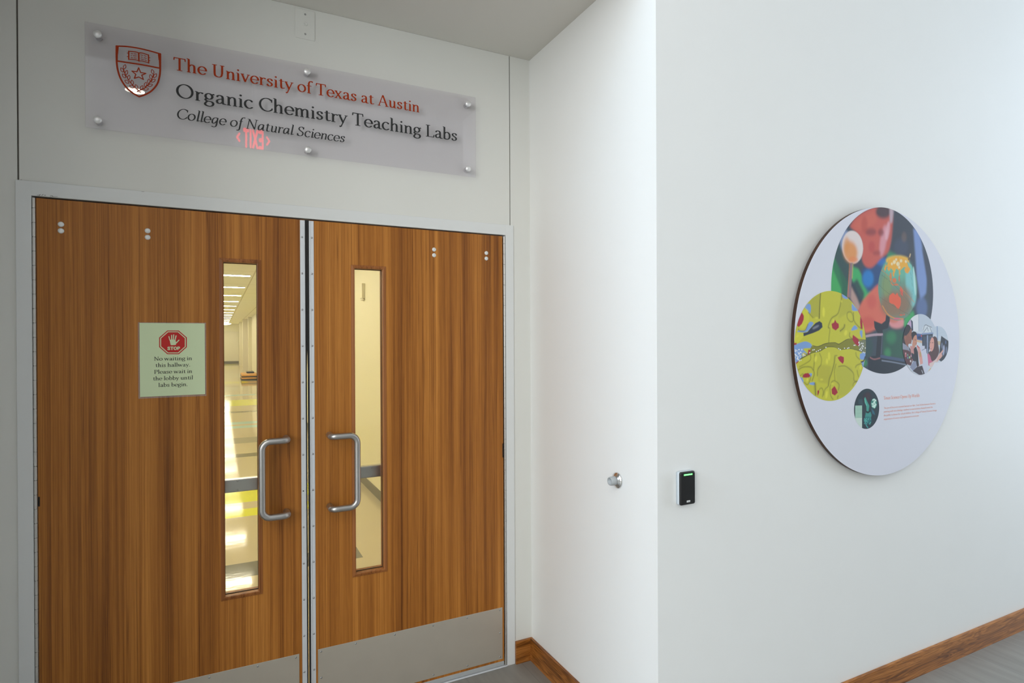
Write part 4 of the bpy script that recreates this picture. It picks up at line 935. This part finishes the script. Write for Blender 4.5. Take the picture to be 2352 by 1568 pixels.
for P_ in ([(160, 395), (188, 445), (185, 490), (165, 540), (125, 580), (105, 560), (130, 460)], [(520, 540), (550, 525), (562, 490), (580, 525), (605, 540), (608, 585), (570, 620), (530, 595)], [(865, 450), (890, 500), (893, 600), (870, 600), (862, 520)], [(775, 672), (800, 690), (840, 720), (855, 780), (845, 812), (800, 780), (770, 730)],
           [(592, 945), (630, 925), (668, 940), (668, 990), (655, 1022), (615, 985)], [(172, 1160), (200, 1135), (240, 1130), (270, 1165), (240, 1188), (180, 1185)], [(520, 1325), (555, 1285), (580, 1325), (596, 1365), (560, 1400), (525, 1380)], [(350, 1345), (372, 1330), (372, 1365), (352, 1410)], [(240, 850), (270, 855), (262, 890), (236, 920)], [(70, 770), (100, 768), (100, 790), (70, 795)], [(90, 1010), (130, 975), (120, 1000), (95, 1022)]):
    k.poly(P_, RD, .6*mm)
k.poly([(185, 690), (182, 650), (230, 640), (270, 590), (330, 530), (375, 508), (405, 530), (412, 580), (370, 620), (300, 650), (240, 670)], (52, 60, 78), 1*mm); k.ell(330, 580, 46, 12, (150, 152, 164), 4*mm, .8, -28)
rnd = random.Random(7)
for _ in range(46): k.ell(rnd.uniform(78, 165), rnd.uniform(840, 985), 6, 6, (236, 238, 240), .4*mm)
for x_, y_ in ((178, 905), (186, 908), (200, 918), (182, 925), (295, 855), (312, 850), (338, 872), (362, 862), (384, 850), (452, 823), (605, 838), (624, 850), (676, 833), (712, 834), (728, 828), (790, 798), (803, 797), (258, 885), (848, 770), (858, 785), (850, 800), (880, 775), (892, 800), (884, 820), (902, 812), (868, 838), (925, 830), (902, 882), (918, 888), (850, 760), (898, 775), (858, 850), (876, 860), (890, 838)): k.ell(x_, y_, 7, 7, (240, 240, 240), .4*mm)
for P_, w_ in (([(640, 182), (640, 240), (610, 380), (585, 430), (520, 475), (485, 560), (480, 590)], 2.4), ([(480, 590), (500, 600), (490, 700), (485, 770)], 1.8), ([(680, 545), (665, 590), (620, 630)], 4), ([(705, 420), (720, 400), (755, 402), (778, 450), (775, 510), (740, 510), (710, 470), (705, 420)], 1.8), ([(780, 400), (790, 500), (840, 570), (890, 605)], 2.2), ([(740, 640), (735, 690), (770, 720)], 2),
                ([(300, 470), (260, 425), (240, 400)], 2), ([(120, 600), (140, 625), (200, 620), (240, 540)], 2), ([(320, 900), (312, 1000), (305, 1090), (310, 1150), (285, 1230)], 2.4), ([(395, 1030), (355, 1090), (350, 1170)], 2), ([(395, 1030), (400, 960), (375, 890)], 1.6), ([(560, 930), (550, 1020), (520, 1130), (495, 1200), (480, 1290)], 3.2), ([(575, 1020), (555, 1100), (560, 1220)], 1.8), ([(600, 1055), (650, 1045), (700, 1055), (780, 1130), (790, 1220), (830, 1230)], 2),
                ([(555, 925), (590, 920)], 1.6), ([(805, 1070), (820, 1040), (870, 1020), (895, 1040)], 2), ([(825, 1095), (840, 1160), (845, 1180)], 2), ([(110, 1100), (180, 1060), (270, 1060), (300, 1100)], 2.2), ([(135, 1170), (180, 1140), (170, 1190)], 1.6), ([(190, 1240), (230, 1270), (260, 1220), (270, 1170)], 2), ([(505, 1290), (520, 1240), (560, 1225), (610, 1270), (600, 1340)], 1.8), ([(480, 1290), (440, 1330), (425, 1400)], 1.8), ([(500, 1290), (510, 1400), (540, 1450)], 2), ([(600, 1400), (590, 1440)], 2.4), ([(775, 1290), (785, 1250), (830, 1230)], 1.6), ([(320, 1245), (325, 1330), (330, 1400)], 5), ([(370, 1330), (400, 1310), (420, 1350), (410, 1420)], 1.8), ([(810, 880), (820, 930), (860, 970)], 1.8), ([(250, 900), (270, 930), (255, 985), (130, 1060)], 1.6)):
    k.line(P_, w_*mm, DK, .7*mm, .75); k.line(P_, w_*4*mm, OL, 4*mm, .28)
for cx_, cy_, a_, b_2, rt_ in ((425, 400, 16, 60, 0), (690, 650, 18, 34, 10), (490, 930, 14, 50, 0), (465, 990, 14, 34, 0), (400, 1208, 20, 8, 0), (330, 960, 16, 40, 10), (230, 1210, 12, 24, 10), (460, 1390, 14, 46, 8), (530, 1260, 24, 8, 0), (110, 690, 22, 10, -30), (640, 270, 8, 14, 0), (870, 1060, 14, 30, 10), (540, 500, 8, 20, 20), (340, 470, 20, 10, 0)): k.ell(cx_, cy_, a_, b_2, HI, 5*mm, .9, rt_)
k.line([(870, 1000), (905, 985), (925, 930)], .006, (52, 58, 70), 1*mm)
k.disc('printed_picture', 'round yellow picture of cell tissue with red patches', cx, cz, cr_, YF-.0009, .0020)
# --- laboratory visit picture, over two joined circles
c1 = circ(mC, (113, 830), (853, 830), (488, 193), (490, 1480)); c1 = (c1[0], c1[1], (atY(*mC(488, 193), YF)[1]-atY(*mC(490, 1480), YF)[1])/2)
c1 = (atY(*mC(113, 830), YF)[0]+c1[2], c1[1], c1[2])
r2 = (atY(*mC(870, 447), YF)[1]-atY(*mC(880, 1218), YF)[1])/2; c2 = (atY(*mC(1088, 800), YF)[0]-r2, (atY(*mC(870, 447), YF)[1]+atY(*mC(880, 1218), YF)[1])/2, r2)
k = Canvas(c1[0]-c1[2], c2[0]+c2[2], c1[1]-c1[2], c1[1]+c1[2], (206, 214, 226), .0006); k.map = mC
k.poly([(280, 190), (450, 190), (450, 560), (340, 560), (290, 330)], (226, 228, 234), 2*mm); k.poly([(455, 190), (720, 190), (840, 430), (840, 640), (455, 560)], (196, 206, 220), 2*mm); k.line([(455, 200), (460, 560)], .004, (170, 180, 196), 1*mm)
k.poly([(840, 440), (1060, 520), (1090, 680), (840, 640)], (206, 216, 228), 1*mm)
for y_ in range(470, 650, 16): k.line([(850, y_), (1060, y_+22)], .0016, (178, 190, 206), .4*mm, .8, False)
k.poly([(838, 450), (862, 450), (868, 740), (840, 740)], (150, 168, 198), 1*mm); k.poly([(600, 640), (880, 760), (900, 860), (600, 820)], (214, 220, 230), 2*mm); k.poly([(840, 760), (920, 770), (915, 850), (850, 840)], (200, 180, 150), 2*mm)
k.poly([(400, 600), (540, 620), (540, 760), (400, 740)], (70, 92, 150), 3*mm); k.ell(515, 655, 14, 16, (220, 80, 50), 1.5*mm); k.ell(470, 690, 40, 30, (44, 54, 90), 3*mm); k.poly([(400, 730), (560, 770), (560, 830), (400, 790)], (214, 180, 150), 2*mm); k.poly([(400, 780), (560, 820), (560, 900), (420, 880)], (206, 214, 224), 2*mm)
k.ell(635, 510, 100, 86, (216, 222, 230), 1*mm)
for P_ in ([(550, 540), (580, 440), (620, 425), (660, 450)], [(640, 440), (700, 460), (735, 480)], [(560, 580), (620, 500), (640, 470)], [(690, 470), (720, 540), (730, 580)], [(640, 480), (660, 560)]): k.line(P_, .0035, (84, 96, 118), .8*mm, .85)
k.poly([(525, 600), (760, 585), (755, 650), (750, 700), (650, 1060), (560, 900), (530, 860)], (54, 60, 76), .8*mm); k.poly([(522, 598), (765, 582), (765, 612), (525, 632)], (140, 158, 196), .8*mm); k.poly([(628, 640), (656, 640), (654, 1060), (632, 1000)], (150, 164, 194), .8*mm)
for y_ in range(680, 900, 24): k.line([(550, y_), (620, y_+4)], .0014, (110, 124, 150), .3*mm, .8, False); k.line([(665, y_-18), (740, y_-20)], .0014, (150, 160, 180), .3*mm, .8, False)
k.poly([(480, 870), (585, 865), (585, 930), (617, 925), (640, 1480), (560, 1480), (520, 1300), (500, 1000)], (206, 208, 226), .8*mm); k.line([(585, 930), (520, 965)], .003, (120, 126, 150), .6*mm)
k.poly([(220, 360), (268, 320), (300, 360), (300, 480), (250, 470)], (196, 166, 200), 1.5*mm); k.poly([(280, 300), (330, 350), (340, 540), (300, 560), (300, 380)], (52, 58, 84), 1.5*mm)
# three figures
k.poly([(113, 830), (130, 560), (180, 430), (240, 420), (290, 480), (310, 600), (240, 640), (200, 820), (113, 900)], (50, 44, 50), 1.2*mm, 1, True)
k.poly([(200, 640), (250, 580), (300, 500), (312, 620), (320, 700), (300, 780), (300, 820), (240, 830), (230, 910), (180, 830), (150, 700)], (150, 98, 82), 1.2*mm, 1, True); k.ell(170, 690, 24, 44, (160, 104, 86), 1*mm); k.ell(270, 640, 22, 30, (164, 108, 88), 2*mm, .7); k.ell(292, 640, 14, 5, (50, 36, 36), .8*mm); k.ell(306, 770, 12, 6, (130, 66, 64), .8*mm)
k.poly([(113, 800), (200, 860), (270, 950), (290, 1010), (200, 1000), (115, 940)], (150, 152, 170), 1*mm)
k.poly([(115, 940), (230, 960), (290, 1000), (330, 1180), (290, 1290), (190, 1250), (140, 1120)], (94, 58, 62), 1*mm); k.poly([(230, 860), (290, 950), (320, 1040), (280, 1010)], (70, 70, 82), 1*mm)
for x_, y_, c_ in ((180, 1030, (216, 150, 160)), (182, 1080, (200, 110, 120)), (222, 1060, (120, 150, 140)), (264, 1110, (160, 206, 150)), (225, 1120, (110, 130, 160)), (300, 1080, (200, 150, 170)), (285, 1190, (220, 210, 210)), (330, 1150, (200, 120, 120))): k.poly([(x_-14, y_-24), (x_+14, y_-20), (x_+14, y_+24), (x_-14, y_+20)], c_, .6*mm)
k.poly([(300, 600), (340, 560), (400, 580), (412, 640), (360, 680), (330, 760), (310, 700)], (40, 36, 40), 1*mm, 1, True)
k.poly([(335, 720), (365, 660), (408, 640), (420, 760), (408, 850), (380, 870), (390, 930), (330, 910), (318, 830)], (206, 146, 122), 1*mm, 1, True); k.ell(385, 740, 16, 6, (60, 44, 44), .8*mm); k.ell(402, 812, 14, 6, (170, 84, 84), .8*mm)
k.poly([(270, 870), (330, 870), (420, 1060), (470, 1290), (430, 1310), (330, 1130), (290, 1000)], (206, 146, 142), 1*mm); k.poly([(350, 930), (400, 880), (440, 1000), (460, 1290), (420, 1310), (360, 1060)], (40, 38, 46), 1*mm)
k.poly([(410, 850), (480, 900), (530, 1100), (545, 1240), (490, 1270), (450, 1050)], (222, 160, 152), 1*mm); k.ell(490, 1050, 16, 60, (190, 160, 90), 1.5*mm, .8); k.line([(420, 860), (470, 910)], .005, (196, 60, 70), 1*mm)
k.poly([(300, 1010), (360, 1040), (400, 1200), (340, 1190), (310, 1120)], (50, 48, 60), 1*mm); k.poly([(270, 1320), (340, 1200), (400, 1190), (415, 1300), (340, 1400)], (140, 146, 172), 1.2*mm)
k.poly([(330, 1400), (420, 1310), (530, 1285), (585, 1460), (480, 1490)], (60, 48, 56), 1*mm); k.line([(520, 1380), (545, 1450)], .004, (200, 200, 210), 1*mm)
k.poly([(640, 1050), (700, 980), (740, 1080), (760, 1200), (830, 1120), (860, 1180), (720, 1300), (660, 1280)], (206, 106, 140), 1.2*mm); k.poly([(680, 1240), (760, 1200), (860, 1110), (880, 1180), (760, 1310), (690, 1320)], (226, 200, 196), 1.2*mm)
k.poly([(745, 690), (790, 665), (840, 700), (866, 820), (890, 1000), (830, 1130), (740, 1190), (700, 1080), (660, 1010), (720, 960), (760, 840)], (86, 56, 56), 1.2*mm, 1, True)
k.poly([(700, 760), (735, 690), (775, 730), (782, 860), (760, 950), (715, 985), (688, 900), (690, 820)], (224, 160, 148), 1*mm, 1, True); k.ell(750, 800, 16, 6, (70, 44, 44), .8*mm); k.ell(704, 800, 8, 6, (70, 44, 44), .8*mm); k.ell(712, 915, 18, 9, (240, 226, 226), .8*mm); k.line([(695, 905), (715, 930), (735, 905)], .003, (190, 90, 96), .5*mm)
k.poly([(935, 655), (1090, 765), (1080, 1000), (1000, 1150), (930, 1200), (880, 1160), (905, 900)], (46, 48, 60), .8*mm); k.ell(985, 960, 24, 110, (170, 176, 206), 4*mm, .9, 4); k.ell(950, 860, 14, 60, (140, 150, 180), 4*mm, .7); k.ell(1045, 960, 14, 80, (130, 140, 170), 4*mm, .8, 4); k.ell(1030, 790, 10, 40, (110, 130, 180), 3*mm, .8)
k.poly([(840, 1200), (850, 1110), (900, 1030), (975, 945), (985, 960), (945, 1030), (960, 1080), (930, 1120), (880, 1170)], (222, 168, 158), 1*mm)
k.poly([(640, 1440), (700, 1340), (720, 1330), (690, 1400)], (222, 178, 96), 1*mm)
k.disc('printed_picture', 'round picture of two children and a woman pointing', c1[0], c1[1], c1[2], YF-.0013, .0016)
k.disc('printed_picture', 'small round picture joined to the laboratory visit', c2[0], c2[1], c2[2], YF-.0010, .0016, c1)
# --- small teal picture
cx, cz, cr_ = circ(mD, (903, 440), (1228, 430), (1073, 182), (1058, 698))
k = Canvas(cx-cr_, cx+cr_, cz-cr_, cz+cr_, (46, 60, 68), .0005); k.map = mD
k.ell(1075, 300, 60, 80, (54, 52, 62), 6*mm); k.ell(1080, 280, 32, 50, (70, 54, 62), 5*mm, .8); k.poly([(960, 320), (1010, 315), (1020, 400), (960, 380)], (58, 84, 92), 3*mm, .8)
k.poly([(1035, 300), (1050, 290), (1075, 350), (1100, 400), (1090, 470), (1065, 470), (1060, 400), (1040, 360)], (72, 160, 146), 2*mm); k.line([(1040, 310), (1050, 350), (1066, 400)], .004, (120, 210, 190), 1*mm)
k.poly([(1055, 485), (1110, 465), (1130, 520), (1110, 600), (1060, 620), (1045, 540)], (66, 150, 142), 3*mm); k.line([(1060, 478), (1085, 486), (1115, 462)], .007, (26, 34, 40), 1.5*mm); k.ell(1080, 590, 50, 50, (40, 110, 118), 5*mm, .8)
for _ in range(26): k.ell(rnd.uniform(1035, 1120), rnd.uniform(560, 640), 5, 7, (90, 190, 176), 1*mm, .8)
k.line([(1040, 580), (1060, 650), (1085, 685)], .005, (76, 170, 170), 1.5*mm); k.poly([(1125, 430), (1160, 470), (1175, 520), (1140, 500)], (56, 112, 132), 3*mm, .9)
k.ell(1160, 372, 40, 66, (52, 132, 120), 1*mm)
for P_ in ([(1140, 330), (1165, 320), (1185, 340)], [(1130, 370), (1150, 380), (1160, 350), (1190, 330)], [(1150, 400), (1180, 390), (1165, 430)], [(1135, 400), (1160, 415), (1190, 380)], [(1160, 360), (1180, 370)]): k.line(P_, .007, (208, 240, 228), 1.2*mm)
for i in range(17):
    y_ = 400+i*17.5; c_ = (236, 246, 238) if i > 8 else (206, 238, 224)
    k.poly([(918, y_), (1007, y_-2), (1007, y_+9), (918, y_+11)], c_, 1*mm); k.poly([(918, y_+10), (1007, y_+8), (1007, y_+16), (918, y_+18)], (110, 168, 140) if i < 9 else (188, 216, 204), 1*mm)
k.disc('printed_picture', 'small round dark teal picture beside the panel text', cx, cz, cr_, YF-.0005, .0014)
# --- text on the panel
TXY = YF-.0005
def T3(x, y): return atY(2010+x/14.7, 880+y/14.7, TXY)
a, b = T3(288, 553), T3(1505, 455)
text_mesh('lettering', m_postertext, pn, 'Texas Science Opens Up Worlds', G, a, b[0], .0150, TXY, .04, dz=b[1]-a[1])['label'] = 'orange serif heading'
for s, p0, p1 in (('The joy of discovery extends beyond our labs. From bioluminescent-bacteria', (295, 868), (2040, 708)), ('painting with microbiology students to neuroscience-themed events for', (293, 990), (1948, 833)),
                  ('the public to demos for school children, the College of Natural Sciences brings', (295, 1117), (2083, 945)), ('experiences of science and exploration to everyone.', (297, 1243), (1487, 1122))):
    a, b = T3(*p0), T3(*p1)
    text_mesh('lettering', m_postertext, pn, s, G, a, b[0], .0086, TXY, .07, dz=0*(b[1]-a[1]), weight=.9)['label'] = 'small orange line of text'

# ================================================================== BEHIND THE VIEWER (seen in the acrylic)
def mirror_pt(u, v, zc_=None, V=None):
    """the point of the lobby whose reflection in the sign's front face is seen at a pixel"""
    d = ray(u, v); t = (zc_-ZC)/d[2] if V is None else V/d[1]
    return d[0]*t, 2*SF-d[1]*t, ZC+d[2]*t
ex, ey, ez = mirror_pt(582, 319, V=6.0)
es = empty('exit_sign', (ex, ey, LOBZ), 'red lit exit sign hanging from the lobby ceiling, mirrored in the acrylic', 'exit sign')
q = MB(); q.box(ex-.155, ex+.155, ey-.03, ey, ez-.13, ez+.13, .006); q.build('housing', m_whiteplas, es)
q = MB(); q.tube([(ex, ey-.015, ez+.128), (ex, ey-.015, LOBZ)], .01, 12); q.lathe([(0, 0), (.05, 0), (.05, .012), (0, .012)], (ex, ey-.015, LOBZ-.012), (0, 0, 1), 24); q.build('hanger', m_whiteplas, es)
text_mesh('lettering', m_exitred, es, 'EXIT', SANS, (ex+.088, ez-.095), ex-.084, .190, ey+.0012, .03, xdir=-1)['label'] = 'glowing red word EXIT'
for s_ in (1, -1):
    v, fcs = field_mesh([((ex+s_*.118, ez+.035), (ex+s_*.138, ez), .008, .008, 0), ((ex+s_*.138, ez), (ex+s_*.118, ez-.035), .008, .008, 0)], ex-.16, ex+.16, ez-.06, ez+.06, .002)
    flat_mesh('chevron', m_exitred, es, v, [f_[::-1] for f_ in fcs], ey+.0012)
lx, ly, _ = mirror_pt(310, 207, LOBZ)
dl = empty('downlight', (lx, ly, LOBZ), 'round lit downlight in the lobby ceiling, mirrored in the acrylic', 'ceiling light')
q = MB(); q.lathe([(.115, 0), (.135, .001), (.138, .006), (.115, .010)], (lx, ly, LOBZ), (0, 0, -1), 40); q.build('trim_ring', m_whiteplas, dl)
q = MB(); q.lathe([(0, .001), (.115, .001), (.115, .004), (0, .004)], (lx, ly, LOBZ), (0, 0, -1), 40); q.build('diffuser', m_lamp, dl)['label'] = 'glowing round diffuser'

# ================================================================== THE CORRIDOR BEHIND THE DOORS
CZ, CX0, CX1, CY1 = 2.85, -1.0, 1.45, 47.0
bx('floor_corridor', m_corr_floor, 'glossy tan corridor floor with yellow, blue and grey stripes', 'floor', (CX0-.1, CX1+.1, D+.06, CY1+.1, -.1, 0))
bx('ceiling_corridor', m_corr_ceil, 'tiled corridor ceiling beyond the doors', 'ceiling', (CX0-.1, CX1+.1, YB, CY1+.1, CZ, CZ+.1))
bx('wall_corridor_right', m_corr_wall, 'cream right wall of the corridor', 'wall', (CX1, CX1+.1, YB, CY1, 0, CZ))
bx('wall_corridor_left', m_corr_wall, 'cream left wall of the corridor', 'wall', (CX0-.1, CX0, YB, CY1, 0, CZ))
bx('wall_corridor_end', m_corr_wall, 'far end wall of the corridor', 'wall', (CX0, CX1, CY1, CY1+.1, 0, CZ))
bx('trim_5', m_corr_dim, 'lower corridor end wall, duller colour standing in for weaker light', 'panel', (CX0, 1.19, CY1-.06, CY1, .16, 2.30))  # lower part of the end wall; its duller colour imitates weaker light
bx('trim_6', m_corr_dim, 'grey pilaster on the right corridor wall, farthest', 'pilaster', (1.10, CX1, 41.7, 42.1, 0, CZ), bevel=.004)
bx('trim_7', m_corr_dim, 'grey pilaster on the right corridor wall, middle', 'pilaster', (1.12, CX1, 36.05, 36.45, 0, CZ), bevel=.004)
bx('trim_8', m_corr_wall, 'cream pilaster on the right corridor wall, nearest', 'pilaster', (1.29, CX1, 33.1, 33.5, 0, CZ), bevel=.004)
bx('baseboard_corridor_right', m_corr_base, 'grey rubber base along the right corridor wall', 'baseboard', (CX1-.006, CX1, YB, 33.1, 0, .10))
bx('baseboard_corridor_end', m_corr_base, 'dark base along the corridor end wall', 'baseboard', (CX0, 1.19, CY1-.075, CY1-.06, 0, .16))
# strip lights across the corridor ceiling
def strip(y):
    t = empty('ceiling_light', (-.1, y, CZ), '', 'ceiling light', 'strip lights across the corridor ceiling')
    q = MB(); q.box(-.72, .52, y-.09, y+.09, CZ-.012, CZ, .003); q.build('housing', m_whiteplas, t)
    q = MB(); q.box(-.70, .50, y-.07, y+.07, CZ-.016, CZ-.0125, .001); q.build('diffuser', m_strip, t)['label'] = 'glowing strip diffuser'
    return t
ords = ['nearest', 'second', 'third', 'fourth', 'fifth', 'sixth', 'seventh', 'eighth', 'ninth', 'tenth', 'eleventh', 'twelfth', 'thirteenth', 'fourteenth', 'fifteenth', 'sixteenth']
t0 = strip(4.0); ys = [4.0+2.66*i for i in range(16)]
for i, y in enumerate(ys):
    t = t0 if i == 0 else copy_thing(t0, (0, y-4.0, 0))
    t['label'] = 'white strip light across the corridor ceiling, %s from the doors' % ords[i]
rc = empty('round_ceiling_light', (.25, 45.2, CZ), 'round glowing ceiling light at the far end of the corridor', 'ceiling light')
q = MB(); q.lathe([(0, 0), (.46, 0), (.46, .03), (.43, .03)], (.25, 45.2, CZ), (0, 0, -1), 32); q.build('housing', m_whiteplas, rc)
q = MB(); q.lathe([(.43, .02), (.42, .05), (.33, .09), (.18, .115), (0, .12)], (.25, 45.2, CZ), (0, 0, -1), 32); q.build('diffuser', m_dome, rc)['label'] = 'glowing domed diffuser'
# small sensor on the right corridor wall
sy = 6.60
sn = empty('wall_sensor', (CX1, sy, 2.09), 'small cream sensor box high on the right corridor wall', 'sensor')
q = MB(); q.box(CX1-.036, CX1, sy, sy+.11, 2.105, 2.272, .006); q.build('body', m_corr_wall, sn)
q = MB(); q.box(CX1-.030, CX1-.004, sy+.012, sy+.10, 2.082, 2.105, .008, 3); q.build('lens', m_corr_dim, sn)
# boards lying on the corridor floor
def board(name, x0, x1, y0, y1, z0, z1, mat, label, cat, tilt=0.0):
    m = MB(); m.box(x0, x1, y0, y1, z0, z1, .006)
    o = m.build(name, mat); o.rotation_euler.z = tilt; return tag(o, label, cat, None)
def slab(z0, dx, label):
    m = MB(); m.box(.78+dx, 1.40, 26.6, 28.4, z0+.05, z0+.115, .004)
    t = tag(m.build('flat_board', m_tan), label, 'board')
    e = MB(); e.box(.77+dx, 1.38, 26.62, 28.3, z0, z0+.05, .004); e.build('underside', m_dark, t)['label'] = 'dark underside'
    return t
slab(0, 0, 'tan board with dark underside lying on the corridor floor')
slab(.115, .01, 'tan board with dark underside, upper of the floor stack')
m = MB(); m.box(1.0, 1.30, 27.6, 28.2, .2305, .30, .02); tag(m.build('flat_case', m_dark), 'dark flat case on top of the tan boards', 'case')
